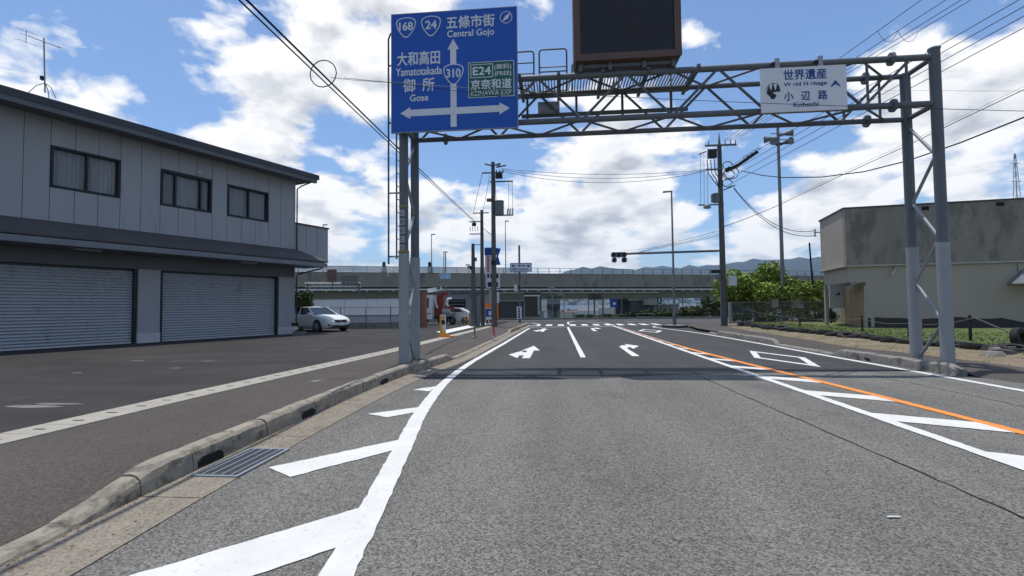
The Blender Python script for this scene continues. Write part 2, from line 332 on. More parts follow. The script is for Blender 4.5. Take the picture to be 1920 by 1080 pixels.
# ================================================================== SETTING: ground, road, pavements
def interp(tb, y):
    if y <= tb[0][0]: return tb[0][1]
    for (a, b), (c, d) in zip(tb, tb[1:]):
        if y <= c: return b+(d-b)*(y-a)/(c-a)
    return tb[-1][1]
def smooth(a, b, x): t = max(0, min(1, (x-a)/(b-a))); return t*t*(3-2*t)
def terrain(x, y):
    z = -.08
    z -= 1.27*smooth(58, 74, y)
    z -= 8*smooth(118, 330, y)+3*smooth(330, 900, y)
    if y > 1900: z += 60*smooth(1900, 2700, y)*(.75+.25*math.sin(x*.0031+1)+.18*math.sin(x*.0083))
    z += 16*smooth(250, 500, -x)*smooth(40, 200, y)
    return z
ys = [-60, -20, 0, 20, 40, 56]+[58+2*k for k in range(10)]+[84, 95, 110]+[118+14*k for k in range(17)]+[360+60*k for k in range(15)]+[1250+90*k for k in range(14)]+[2700, 3400, 4200, 5200, 6500]
xs = [-6500, -5000, -3500, -2500]+[-2000+100*k for k in range(18)]+[-220, -150, -100, -60, -30, 0, 30, 60, 100, 150, 220]+[300+100*k for k in range(20)]+[2600, 3500, 5000, 6500]
mb = MB()
for y in ys:
    for x in xs: mb.v.append(Vector((x, y, terrain(x, y))))
nx = len(xs)
for j in range(len(ys)-1):
    for i in range(nx-1): a = j*nx+i; mb.f.append((a, a+1, a+nx+1, a+nx))
struct(mb.build('ground', 'field', smooth=True))
# distant mountain ridges
def ridge(name, y0, prof, depth, xr, base, m):
    mb = MB(); n = 150; X = [xr[0]+(xr[1]-xr[0])*k/n for k in range(n+1)]
    for x in X:
        h = prof(x)
        for (dy, f) in ((-depth, 0), (-depth*.55, .42+.06*math.sin(x*.004)), (-depth*.25, .78+.05*math.sin(x*.006+2)), (0, 1), (depth*.4, .5), (depth*.9, 0)):
            mb.v.append(Vector((x, y0+dy+120*math.sin(x*.002)*(f < 1), base+h*f)))
    for k in range(n):
        for q in range(5): a = k*6+q; mb.f.append((a, a+6, a+7, a+1))
    struct(mb.build(name, m, smooth=True))
pk = [(-6500, 300), (-3000, 280), (-1500, 260), (-600, 235), (0, 320), (250, 400), (430, 412), (560, 372), (700, 360), (850, 400), (1000, 395), (1150, 360), (1300, 415), (1430, 395), (1600, 385), (1760, 440), (1900, 460), (2050, 420), (2300, 470), (2500, 440), (2700, 455), (3000, 480), (3300, 440), (3800, 470), (4500, 400), (6500, 350)]
ridge('mountain', 4900, lambda x: interp(pk, x)+14*math.sin(x*.013)+8*math.sin(x*.031), 1300, (-6400, 6400), -10, 'hill')
ridge('hill', 3100, lambda x: 125+26*math.sin(x*.0042+.5)+13*math.sin(x*.011)+8*math.sin(x*.023+1), 700, (-4000, 5000), -6, 'hill')

# road sheet
road = struct(MB().quadpts([(-70, -25, 0), (80, -25, 0), (80, 56, 0), (-70, 56, 0)]).build('road', 'asphalt'))
def flat(name, pts, z, m, parent=road):
    if 'paint' in m or m == 'orange':             # slightly ragged painted edge
        q = []
        for a, b in zip(pts, pts[1:]+pts[:1]):
            a, b = Vector(a[:2]), Vector(b[:2]); l = (b-a).length; n = max(1, min(40, int(l/.07))); nn = Vector((-(b-a).y, (b-a).x))/max(l, 1e-6)
            for k in range(n): q.append(a.lerp(b, k/n)+nn*(random.gauss(0, .0045) if k else 0))
        pts = q
    return MB().quadpts([(p[0], p[1], z) for p in pts]).build(name, m, parent)
def ribbon(name, line, wid, z, m, parent=road, jitter=0):
    mb = MB(); jw = 0
    if m in ('paint', 'orange'):
        d2 = []
        for (a, b) in zip(line, line[1:]):
            a, b = Vector(a), Vector(b); k = max(1, int((b-a).length/(.08 if min(a.y, b.y) < 12 else .3)))
            d2 += [tuple(a.lerp(b, i/k)) for i in range(k)]
        line = d2+[tuple(line[-1])]; jw = .004
    n = len(line)
    for k, (x, y) in enumerate(line):
        x += random.uniform(-jitter, jitter); a = line[max(k-1, 0)]; b = line[min(k+1, n-1)]; d = Vector((b[0]-a[0], b[1]-a[1])).normalized()
        w = wid(y) if callable(wid) else wid
        w1, w2 = w/2+random.gauss(0, jw), w/2+random.gauss(0, jw); mb.v += [Vector((x+d.y*w1, y-d.x*w1, z)), Vector((x-d.y*w2, y+d.x*w2, z))]
    for k in range(n-1): mb.f.append((2*k, 2*k+2, 2*k+3, 2*k+1))
    return mb.build(name, m, parent)
KX = [(-12, -3.0), (0, -3.05), (2.5, -3.16), (4, -3.28), (6.4, -3.36), (9, -3.35), (10.7, -3.27), (12, -3.06), (14.2, -2.82), (20, -2.72), (28, -2.64), (34, -2.5), (39, -2.35), (41, -2.5), (42.5, -3.2), (43.4, -4.4), (43.8, -6)]
KH = [(-12, .05), (2.9, .055), (3.25, .10), (3.75, .20), (13.1, .20), (13.7, .055), (27.4, .055), (28, .18), (60, .18)]
kx = lambda y: interp(KX, y)
flat('resurfaced_asphalt', [(kx(9.9)+.02, 9.9), (.6, 9.95), (2.1, 10.55), (4.0, 10.9), (7.66, 11.3)]+[(7.6, 26), (8.2, 30), (11, 41), (30, 43.5), (30, 55), (-30, 55), (-30, 44.2), (-4.4, 43.6), (-2.6, 41.2)]+[(kx(y)+.02, y) for y in (39, 34, 28, 20, 14.2, 12)], .004, 'asphalt_new')
flat('shaded_patch', [(-2.75, 9.85), (-.2, 9.9), (1.2, 10.25), (2.4, 10.75), (4.2, 11.0), (7.4, 11.35), (7.4, 11.6), (4.2, 11.45), (2.2, 11.6), (-2.8, 11.7)], .0056, 'patch_shade')  # repair strip plus the gantry's cast shade, both put into the dark colour
# gutter concrete by the left kerb
gl = [y*.6-9 for y in range(0, 84)]; gl = [y for y in gl if y < 41]
mbs = []
for a, b in zip(gl[::3], gl[3::3]):
    w = lambda y: .50-.14*smooth(10, 16, y)
    MB().quadpts([(kx(a)+.005, a+.006, .007), (kx(a)+w(a), a+.006, .007), (kx(b)+w(b), b-.006, .007), (kx(b)+.005, b-.006, .007)]).build('gutter_slab', 'gutter', road)
# left white edge line with its hatching
LL = [(0, -.95), (1.5, -1.13), (2.62, -1.30), (3.54, -1.45), (5.22, -1.74), (6.6, -1.98), (8.12, -2.17), (9.3, -2.28), (11, -2.36), (12.85, -2.38), (15, -2.34), (19.4, -2.24), (22, -2.2), (34.5, -2.0)]
line = [(interp(LL, y)+.085, y) for y in [0, .8, 1.6]+[2+.4*k for k in range(30)]+[14+1.5*k for k in range(14)]]
ribbon('edge_line', line, lambda y: .19-.03*smooth(6, 12, y), .0085, 'paint')
LX = lambda y: interp(LL, y)
for (yi, yo, w, xo) in ((2.95, 1.75, .62, -2.75), (4.95, 4.1, .42, -2.66), (6.75, 6.4, .36, -2.62), (8.72, 8.42, .28, -2.58)):
    flat('hatch_bar', [(LX(yi+w*.9)+.02, yi+w*.95), (xo, yo+w*.55), (xo+.34, yo), (LX(yi)+.02, yi)], .0066, 'paint')
flat('hatch_bar', [(LX(1.2)+.02, 1.2), (-2.8, -.4), (-2.45, -.9), (LX(.5)+.02, .5)], .0066, 'paint')
# centre lines
ribbon('lane_line', [(.70, 14.1), (.70, 20), (.70, 34.6)], .15, .0085, 'paint')
RWL = [(4.03, y) for y in (0, 4, 8, 14, 20, 26, 36.5)]
ribbon('lane_line', RWL, .15, .0085, 'paint')
OL = [(0, 5.36), (3, 5.24), (6, 5.10), (8.1, 4.98), (10, 4.84), (12.6, 4.60), (16.1, 4.38), (18.6, 4.30), (22, 4.27), (36, 4.27)]
ribbon('no_passing_line', [(interp(OL, y), y) for y in [0, 2, 4, 6, 8, 10, 12.6, 16.1, 19]], .15, .0085, 'orange')
ribbon('no_passing_line', [(interp(OL, y), y) for y in [19.02, 22, 28, 36]], .13, .0085, 'pink')
for k in range(19):
    y = 1.2+1.77*k; ox = interp(OL, y-.4)-.075
    flat('hatch_bar', [(4.05, y), (4.05, y+.52-.015*k), (ox, y-.02-.01*k), (ox, y-.56+.005*k)], .0076, 'paint')
ribbon('edge_line', [(7.52, 0), (7.52, 8), (7.46, 14), (7.42, 22), (7.30, 26), (6.95, 29.5), (6.6, 32.2), (6.45, 33.6), (6.55, 34.8), (6.95, 35.6)], .16, .0085, 'paint')
def arrow_sl(y0, x0=0, m='paint'):
    a = [(-1.02, 13.9), (-.80, 13.9), (-.80, 16.35), (-.60, 16.35), (-.90, 18.3), (-1.20, 16.35), (-1.02, 16.35), (-1.02, 15.75), (-1.16, 15.75), (-1.16, 16.35), (-1.50, 14.95), (-1.16, 13.95), (-1.16, 14.7), (-1.02, 14.7)]
    flat('turn_arrow', [(x+x0, y+y0) for x, y in a], .0085, m)
def arrow_r(y0, x0=0, m='paint'):
    a = [(2.12, 14.45), (2.33, 14.45), (2.33, 16.9), (2.40, 17.45), (2.52, 17.6), (2.52, 16.9), (2.90, 18.1), (2.52, 19.1), (2.52, 18.5), (2.30, 18.35), (2.16, 17.7)]
    flat('turn_arrow', [(x+x0, y+y0) for x, y in a], .0085, m)
arrow_sl(0); arrow_r(0); arrow_sl(14.8, .0); arrow_r(14.6, -.05)
def diamond(cx, cy, hw, hl, t, m):
    for k, ((ax, ay), (bx, by)) in enumerate((((0, 1), (-1, 0)), ((-1, 0), (0, -1)), ((0, -1), (1, 0)), ((1, 0), (0, 1)))):
        i = 1-t
        flat('diamond_mark', [(cx+ax*hw, cy+ay*hl), (cx+bx*hw, cy+by*hl), (cx+bx*hw*i, cy+by*hl*i), (cx+ax*hw*i, cy+ay*hl*i)], .0085, m)
diamond(5.98, 14, .66, 2.1, .26, 'paint'); diamond(5.3, 29, .68, 2.1, .28, 'paint_far')
ribbon('stop_line', [(-1.95, 34.9), (.6, 35.3), (3.95, 36)], .24, .0085, 'paint_far')
for k in range(11):
    x = -1.85+.92*k; flat('crossing_bar', [(x, 37.4+.05*k), (x+.48, 37.4+.05*k), (x+.50, 40.2+.05*k), (x+.02, 40.2+.05*k)], .0085, 'paint_far' if k < 6 else 'paint_far')
ribbon('lane_line', [(.86, 40.4), (.95, 46), (1.6, 49.4), (4.0, 50.2)], .16, .0085, 'paint_far')
ribbon('edge_line', [(-1.9, 37.2), (-1.55, 41.5), (-2.3, 44.2), (-4.6, 45.2), (-12, 45.6)], .18, .0085, 'paint_far')
ribbon('edge_line', [(1.4, 46.5), (2.8, 46.2), (4.1, 42.8), (4.25, 37.2)], .14, .0085, 'paint_far')
ribbon('edge_line', [(6.2, 47.2), (14, 46.0), (26, 44.8)], .22, .0085, 'paint_far')
ribbon('edge_line', [(-30, 53.2), (-4, 53.2), (1, 53.4), (30, 52.6)], .15, .0085, 'paint_far')
# cracks and seals
ribbon('crack', [(2.86+.30*((10.4-y)/8.5), y) for y in [10.4-.14*k for k in range(70)]], lambda y: .014+.009*math.sin(y*3)**2, .0045, 'dark', jitter=.011)
ribbon('crack', [(6.35+.05*math.sin(y), y) for y in [10.6-.2*k for k in range(40)]], .014, .0045, 'dark', jitter=.02)
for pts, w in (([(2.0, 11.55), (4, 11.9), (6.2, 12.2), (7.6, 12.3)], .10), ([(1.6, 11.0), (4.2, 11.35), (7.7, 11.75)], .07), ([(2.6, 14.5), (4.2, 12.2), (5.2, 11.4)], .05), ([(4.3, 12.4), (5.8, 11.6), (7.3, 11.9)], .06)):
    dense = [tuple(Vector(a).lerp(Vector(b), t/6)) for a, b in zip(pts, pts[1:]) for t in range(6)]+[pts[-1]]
    ribbon('crack_seal', dense, w, .0062, 'patch_shade', jitter=.02)
# left pavement: falls to the lowered kerbs
SX = [(-12, -5.9), (2, -5.5), (7, -5.3), (10, -5.1), (14.3, -4.8), (21.5, -4.62), (27, -4.45), (34, -4.3), (43, -4.3)]
sx = lambda y: interp(SX, y)
yy = [-12+.5*k for k in range(110)]; yy = [y for y in yy if y <= 42.4]
mb = MB(); cols = 9
for y in yy:
    xa, xb = kx(y)-.17, min(sx(y)-.0, kx(y)-.3)
    for c in range(cols):
        t = c/(cols-1); x = xa+(xb-xa)*t; z = (interp(KH, y)-.012)+(.165-interp(KH, y)+.012)*smooth(0, .75, t)
        mb.v.append(Vector((x, y, z)))
for j in range(len(yy)-1):
    for c in range(cols-1): a = j*cols+c; mb.f.append((a, a+cols, a+cols+1, a+1))
struct(mb.build('pavement', 'asphalt_walk', smooth=True))
# forecourt / lot
LOTZ = .17
lp = [(sx(y)-.525, y) for y in yy[::4]]+[(-4.4, 43.2), (-70, 43.2), (-70, -12)]
struct(MB().prism([(x, y, -.3) for x, y in lp[::-1]][::-1], (0, 0, .3+LOTZ)).build('forecourt', 'asphalt_lot'))
strip = struct(MB().prism([(sx(y)-.005, y, -.2) for y in yy[::3]]+[(sx(y)-.52, y, -.2) for y in yy[::3][::-1]], (0, 0, .2+.13)).build('drain_channel', 'dark'))
y = -2.0
while y < 33:
    y2 = y+.42; a, b = sx(y), sx(y2)
    o = MB().hexa([(a-.51, y+.004, .12), (a-.012, y+.004, .12), (b-.012, y2-.004, .12), (b-.51, y2-.004, .12), (a-.51, y+.004, .172), (a-.012, y+.004, .172), (b-.012, y2-.004, .172), (b-.51, y2-.004, .172)]).build('cover_slab', 'slab', strip)
    if y < 16: MB().box(a-.33, a-.20, y+.18, y+.215, .16, .1745).build('slot', 'dark', o)
    y = y2
# pale scuffs and litter on the forecourt
for (px, py, l, w) in ((60, 762, .5, .05), (258, 676, .28, .04), (390, 677, .3, .05), (145, 699, .12, .04), (595, 714, .16, .06), (110, 757, .4, .04), (330, 690, .2, .03), (240, 838, .10, .02), (280, 842, .12, .02), (265, 836, .06, .02)):
    p = g(px, py, LOTZ+.004); mb = MB(); q = [(p.x+l*math.cos(k*.785)*random.uniform(.7, 1), p.y+w*2*math.sin(k*.785)*random.uniform(.6, 1), LOTZ+.004) for k in range(8)]
    mb.quadpts(q).build('scuff_mark', 'scuff', bpy.data.objects['forecourt'] if p.x < sx(p.y)-.5 else bpy.data.objects['pavement'])
# kerb stones
kerb = thing('kerb', 'weathered concrete kerb with drain openings along the shuttered building\'s pavement', 'kerb', (-3.3, 0, 0))
y = -6.0; ks = []
while y < 43.2:
    y2 = y+(.6 if y < 40 else .35)
    ks.append((y, y2)); y = y2
opens = (4.42, 6.38, 9.25)
def kerb_stone(ya, yb, xf, hf, sgn):            # sgn -1: road on the +x side; chipped, slightly uneven arris
    n = 5; mb = MB(); dz = random.uniform(-.007, .007); dx = random.uniform(-.007, .007)
    for k in range(n+1):
        q = ya+.005+(yb-ya-.010)*k/n; e = 1 if k in (0, n) else 0; ch = random.uniform(.0, .014)+.008*e
        x = xf(q)+dx; h = hf(q)+dz
        prof = [(0, 0), (.010+random.uniform(-.004, .004), h*.5), (.014+ch*.5, h-.028-ch), (.042+ch, h-.002-ch*.4-.004*e), (.10, h+random.uniform(-.003, .003)-.003*e), (.168, h-.006*e), (.176, -.1)]
        mb.v += [Vector((x+sgn*o, q, z)) for o, z in prof]
    m = 7
    for k in range(n):
        for q in range(m): mb.f.append((k*m+q, (k+1)*m+q, (k+1)*m+(q+1) % m, k*m+(q+1) % m) if sgn < 0 else (k*m+(q+1) % m, (k+1)*m+(q+1) % m, (k+1)*m+q, k*m+q))
    A = tuple(range(m)); B = tuple(range(n*m, n*m+m))
    mb.f += [A, B[::-1]] if sgn < 0 else [A[::-1], B]
    return mb
for (a, b) in ks:
    mb = kerb_stone(a, b, kx, lambda q: interp(KH, q), -1)
    o = mb.build('kerb_stone', 'concrete', kerb)
    for oy in opens:
        if a <= oy < b:
            x = kx(oy); c = min(max(oy, a+.2), b-.2)
            MB().prism([(x+.012, c-.17, .012), (x+.012, c+.17, .012), (x+.012, c+.17, .065), (x+.012, c+.11, .10), (x+.012, c-.11, .10), (x+.012, c-.17, .065)], (-.06, 0, 0)).build('drain_opening', 'dark', o)
for k in range(5):
    a = 28.6+.6*k
    MB().box(kx(a)-.10, kx(a)+.006, a+.02, a+.58, .187, .196).build('faded_red_patch', 'pink', kerb) if k < 2 else None
# drain grate
gr = thing('drain_grate', 'steel drain grate set in the gutter beside the kerb', 'drain grate', (-2.98, 4.45, .008))
gx0, gx1, gy0, gy1 = -3.17, -2.80, 4.08, 4.86
MB().box(gx0, gx1, gy0, gy1, .0085, .010).build('pit', 'dark', gr)
for (x0, x1, y0, y1) in ((gx0-.03, gx0, gy0-.03, gy1+.03), (gx1, gx1+.03, gy0-.03, gy1+.03), (gx0, gx1, gy0-.03, gy0), (gx0, gx1, gy1, gy1+.03)): MB().box(x0, x1, y0, y1, .006, .019).build('frame', 'galv', gr)
for k in range(4): x = gx0+.05+.09*k; MB().box(x-.006, x+.008, gy0+.002, gy1-.002, .011, .022).build('bearing_bar', 'galv', gr)
for k in range(24): y = gy0+.02+.032*k; MB().box(gx0+.002, gx1-.002, y, y+.012, .0105, .0175).build('cross_bar', 'galv_dark', gr)
# right pavement, verge and lawn
def zr(x, y):
    z = .03+.115*smooth(9.7, 11.0, y)
    if 14.4 < y < 18.6: z -= .09*(1-smooth(8.0, 9.4, x))*smooth(14.3, 15, y)*(1-smooth(18, 18.7, y))
    return z
RK = [(-12, 8.4), (9, 8.1), (10.5, 7.85), (12.3, 7.74), (14.4, 7.68), (18.6, 7.70), (25, 7.66), (29, 7.75), (33, 8.3), (37, 9.6), (40.5, 12), (41.5, 16)]
rk = lambda y: interp(RK, y)
RD = [(-12, 10.6), (8, 9.6), (11, 9.3), (14, 9.15), (16, 8.95), (19, 9.2), (24, 9.5), (29, 9.9), (34, 10.8), (41, 16.3)]
mb = MB(); cols = 6; yr = [-12+.6*k for k in range(89)]
for y in yr:
    for c in range(cols):
        xa = rk(y)+.16; xb = max(interp(RD, y), xa+.05); x = xa+(xb-xa)*c/(cols-1); mb.v.append(Vector((x, y, zr(x, y)-.004 if c or y > 10.7 else -.02)))
for j in range(len(yr)-1):
    for c in range(cols-1): a = j*cols+c; mb.f.append((a, a+1, a+cols+1, a+cols))
struct(mb.build('pavement', 'asphalt_walk', smooth=True))
mb = MB(); cols = 34
def zv(x, y):
    return zr(9.3, y)+.05*smooth(0, 1.5, x-interp(RD, y))+.014*math.sin(x*3.1+y*1.7)+.012*math.sin(y*2.9-x*2)
for y in yr:
    for c in range(cols):
        xa = interp(RD, y)-.06; x = xa+(c*.22 if c < 16 else 3.3+(c-15)**2*.16); mb.v.append(Vector((x, y, zv(x, y)-.008-.03*(c == 0))))
for j in range(len(yr)-1):
    for c in range(cols-1): a = j*cols+c; mb.f.append((a, a+1, a+cols+1, a+cols))
struct(mb.build('verge', 'soil', smooth=True))
LW = [(-12, 12.0), (12, 11.35), (16, 11.3), (23, 11.3), (29, 11.5), (34, 12.2), (36, 13)]
mb = MB(); yl = [4+.6*k for k in range(54)]
for y in yl:
    for c in range(14): x = interp(LW, y)+.1*math.sin(y*2.3)+(c*.35 if c < 8 else 2.5+(c-7)**2*.6); mb.v.append(Vector((x, y, zv(x, y)+.012)))
for j in range(len(yl)-1):
    for c in range(13): a = j*14+c; mb.f.append((a, a+1, a+15, a+14))
struct(mb.build('lawn', 'lawn', smooth=True))
mb = MB()
for k in range(15000):
    u = random.random()**1.4; y = 9+27*u; x = interp(LW, y)+random.random()**1.3*6.5-.15
    if y > 26.3 and x > 15.2: continue
    z = zv(x, y)+.01; h = random.uniform(.02, .06); a = random.uniform(0, 6.28); w = .011+.0006*y; dx, dy = math.cos(a)*w, math.sin(a)*w; lx, ly = random.uniform(-.03, .03), random.uniform(-.03, .03)
    mb.quadpts([(x-dx, y-dy, z), (x+dx, y+dy, z), (x+lx, y+ly, z+h)])
for k in range(1500):     # weeds on the soil and along the kerbs
    y = random.uniform(10.5, 33); x = interp(RD, y)+random.random()*1.9; z = zv(x, y)-.01
    h = random.uniform(.012, .045); a = random.uniform(0, 6.28); w = .010; dx, dy = math.cos(a)*w, math.sin(a)*w
    mb.quadpts([(x-dx, y-dy, z), (x+dx, y+dy, z), (x+random.uniform(-.03, .03), y+random.uniform(-.03, .03), z+h)])
tag(mb.build('grass', 'grass'), 'short mown grass and stray weeds around the rendered building', 'grass', kind='stuff')
mb = MB()
for k in range(2600):
    y = random.uniform(2.2, 14)*random.uniform(.75, 1); c = .5+.5*math.sin(y*2.1)*math.sin(y*.83+1)
    if random.random() > c*.9+.1: continue
    x = kx(y)+.006+random.random()**2.2*.42; a = random.uniform(0, 6.28); l = random.uniform(.004, .016); w = l*random.uniform(.2, .6); z = .0085+random.random()*.006
    mb.quadpts([(x-l*math.cos(a), y-l*math.sin(a), z), (x+w*math.sin(a), y-w*math.cos(a), z+.003), (x+l*math.cos(a), y+l*math.sin(a), z+random.random()*.006), (x-w*math.sin(a), y+w*math.cos(a), z)])
tag(mb.build('gutter_debris', 'debris'), 'dry leaf and grit litter along the left gutter', 'debris', kind='stuff')
kr = thing('kerb', 'grey concrete kerb beside the row of old tyres, lowered in the middle', 'kerb', (8, 12, 0))
y = 10.5
while y < 26:
    y2 = y+.6
    def hr(q):
        h = .21-.15*smooth(14.2, 14.8, q)*(1-smooth(18.2, 18.8, q))-.13*smooth(24.4, 25, q)
        return h-.10*(1-smooth(10.5, 10.85, q))
    mb = kerb_stone(y, y2, rk, hr, 1)
    o = mb.build('kerb_stone', 'concrete_grey', kr)
    if abs(y-12.75) < .3:
        MB().prism([(rk(y)-.008, y+.1, .012), (rk(y)-.008, y+.42, .012), (rk(y)-.008, y+.36, .085), (rk(y)-.008, y+.16, .085)], (.05, 0, 0)).build('drain_opening', 'dark', o)
    y = y2
# far side of the crossing road: low edge wall
ew = thing('edge_wall', 'low concrete edge wall on the far side of the crossing road', 'wall', (0, 55, 0))
for k in range(26): x = -40+3.6*k; MB().box(x+.01, x+3.59, 54.9-.02*k, 55.2-.02*k, -.2, .22).build('wall_block', 'concrete_grey', ew)
# ================================================================== SIGN GANTRY
GX0, GX1, YN, YF, ZB, ZT = -3.55, 8.12, 11.12, 12.02, 5.70, 6.72
ga = thing('sign_gantry', 'grey lattice sign gantry spanning the road on paired posts', 'sign gantry', (2.3, 11.57, 0))
for X, nm in ((GX0, 'L'), (GX1, 'R')):
    for Y in (YN, YF):
        zb = .0 if X > 0 else .10
        post = MB().tube([(X, Y, zb), (X, Y, ZT+(.16 if Y == YN else .02))], .105, 16).build('post', 'galv_dark', ga, smooth=True)
        MB().tube([(X, Y, zb), (X, Y, 2.72)], .122, 16).build('sheet_wrap', 'wrap', post, smooth=True)
        MB().tube([(X, Y, ZT+(.16 if Y == YN else .02)), (X, Y, ZT+(.19 if Y == YN else .05))], .118, 16).build('cap', 'galv', post, smooth=True)
    zz = [.25, 1.05, 1.95, 2.85, 3.75, 4.65, 5.5] if X > 0 else [.2, 1.1, 2.0, 2.9, 3.8, 4.7, 5.5]
    for k in range(len(zz)-1):
        a, b = (YN+.1, YF-.1) if k % 2 else (YF-.1, YN+.1)
        MB().tube([(X, a, zz[k]), (X, b, zz[k+1]-.06)], .034, 8).build('brace', 'galv', ga, smooth=True)
ch = []
for Y in (YN, YF):
    for Z in (ZB, ZT):
        ch.append(MB().tube([(GX0+.1, Y, Z), (GX1-.1, Y, Z)], .068 if Y == YN else .06, 12).build('chord', 'galv_dark', ga, smooth=True))
        for X in (-2.75, 7.25):
            MB().ring([(.0, -.035), (.135, -.035), (.15, 0), (.135, .035), (.0, .035)], (X, Y, Z), 'x', 8).build('flange', 'galv_dark', ga)
xsn = [GX0+.15+1.005*k for k in range(12)]
for Y in (YN, YF):
    for k in range(11):
        z0, z1 = (ZB, ZT) if k % 2 == 0 else (ZT, ZB)
        MB().tube([(xsn[k], Y, z0), (xsn[k+1], Y, z1)], .031, 8).build('web_brace', 'galv_dark', ga, smooth=True)
for Z in (ZB, ZT):
    for k in range(11):
        a, b = (YN, YF) if k % 2 == 0 else (YF, YN)
        MB().tube([(xsn[k], a, Z), (xsn[k+1], b, Z)], .026, 8).build('plan_brace', 'galv_dark', ga, smooth=True)
for X in (6.75, 7.55):
    for Y in (YN, YF): MB().tube([(X, Y, ZB), (X, Y, ZT)], .028, 8).build('web_post', 'galv_dark', ga, smooth=True)
for X in (GX0, GX1):
    for Z in (ZB, ZT): MB().tube([(X, YN, Z), (X, YF, Z)], .055, 10).build('end_tie', 'galv_dark', ga, smooth=True)
# catwalk behind the electronic board
gb = None
for k in range(60):
    if gb is None: gb = MB().box(-.85, -.825, YN+.3, YF+.42, ZT+.09, ZT+.12).build('grating_bar', 'mesh', ga)
    else: inst(gb, 'grating_bar', ga, (.07*k, 0, 0))
for Y in (YN+.3, YF+.40): MB().box(-.87, 3.33, Y-.02, Y+.02, ZT+.085, ZT+.124).build('catwalk_edge', 'galv_dark', ga)
for X in (-.8, .1, 1.1, 2.1, 3.2): MB().box(X-.035, X+.035, YN-.1, YF+.45, ZT+.01, ZT+.084).build('catwalk_bearer', 'galv_dark', ga)
MB().box(-.85, 3.3, YF+.36, YF+.42, ZT-.42, ZT-.33).build('cable_tray', 'galv_dark', ga)
for k, X in enumerate((-.7, .55, 1.7, 2.9)): MB().box(X-.03, X+.03, YF+.37, YF+.41, ZT-.46, ZT+.084).build('tray_hanger', 'galv_dark', ga)
MB().box(-.42, .12, YF+.1, YF+.34, ZT-.36, ZT-.14).build('junction_box', 'galv', ga)
def hoop(x0, x1, Y, z0, z1, rails):
    c = .07
    rl = MB().tube([(x0, Y, z0), (x0, Y, z1-c), (x0+c*.3, Y, z1-c*.3), (x0+c, Y, z1), (x1-c, Y, z1), (x1-c*.3, Y, z1-c*.3), (x1, Y, z1-c), (x1, Y, z0)], .021, 8).build('guard_rail', 'galv_dark', ga, smooth=True)
    for z in rails: MB().tube([(x0, Y, z), (x1, Y, z)], .016, 6).build('mid_rail', 'galv_dark', rl, smooth=True)
b = ZT+.125
hoop(-1.9, -.52, YF+.36, b, b+1.18, (b+.3, b+.6, b+.88)); hoop(-.38, .32, YF+.36, b, b+1.2, (b+.62, b+.74, b+.12)); hoop(.45, 1.5, YF+.36, b, b+.8, (b+.4,)); hoop(1.62, 2.9, YF+.36, b, b+.8, (b+.4,))
# access ladder with back guard
for X, Y in ((-3.80, 11.35), (-3.80, 11.75)): MB().tube([(X, Y, 2.62), (X, Y, 7.9)], .02, 6).build('ladder_rail', 'galv_dark', ga, smooth=True)
for k in range(16): z = 2.8+.32*k; MB().tube([(-3.80, 11.35, z), (-3.80, 11.75, z)], .011, 6).build('rung', 'galv', ga, smooth=True)
MB().tube([(-3.98, 11.3, 2.5), (-3.98, 11.3, 7.95), (-3.93, 11.3, 8.08), (-3.8, 11.3, 8.12)], .023, 8).build('safety_rail', 'galv_dark', ga, smooth=True)
for z in (2.68, 4.2, 5.9, 7.3):
    MB().tube([(-3.98, 11.3, z), (-3.55, 11.3, z)], .02, 6).build('ladder_bracket', 'galv_dark', ga, smooth=True)
# ownership plates on the near left post
for k, c in enumerate('国土交通省'):
    z = 3.66-.205*k; y = YN-.108
    pl = MB().box(GX0-.065, GX0+.045, y-.006, y, z-.065, z+.065).build('plate', 'signwhite', ga)
    MB().box(GX0-.052, GX0+.032, y-.009, y-.0062, z-.052, z+.052).build('plate_face', 'letter_black', pl)
    text(c, 'signwhite', pl, GX0-.040, GX0+.020, y-.0095, z-.040, z+.040)
for z in (3.80, 2.735): MB().tube([(GX0, YN, z), (GX0, YN, z+.06)], .109 if z > 3 else .1235, 16).build('tape_band', 'yellow', ga, smooth=True)
# ---------------------------------------------------------------- blue direction sign
SX0, SX1, SZ0, SZ1, SY = -3.72, -.83, 5.47, 8.22, 10.78
bs = thing('direction_sign', 'large blue direction sign with white arrows and route shields on the gantry', 'road sign', ((SX0+SX1)/2, SY, SZ0))
MB().box(SX0, SX1, SY, SY+.04, SZ0, SZ1).build('panel', 'signblue', bs)
for (a, b, c, d) in ((SX0-.015, SX1+.015, SZ1, SZ1+.015), (SX0-.015, SX1+.015, SZ0-.015, SZ0), (SX0-.015, SX0, SZ0, SZ1), (SX1, SX1+.015, SZ0, SZ1)): MB().box(a, b, SY-.004, SY+.045, c, d).build('edge_trim', 'galv', bs)
for X in (-3.25, -1.3): MB().box(X-.05, X+.05, SY+.041, SY+.14, SZ0+.05, SZ1-.1).build('back_rail', 'galv_dark', bs)
for X in (-3.25, -1.3):
    for Z in (ZB, ZT): MB().box(X-.04, X+.04, SY+.14, YN-.05, Z-.04, Z+.04).build('clamp', 'galv_dark', bs)
U = lambda u: SX0+(SX1-SX0)*u
V = lambda v: SZ1-(SZ1-SZ0)*v
def poly(name, pts, m, parent, y): return MB().quadpts([(U(u), y, V(v)) for u, v in pts]).build(name, m, parent)
def st(body, u0, u1, v0, v1, bold=.006, m='signwhite'): return text(body, m, bs, U(u0), U(u1), SY-.005, V(v1), V(v0), bold)
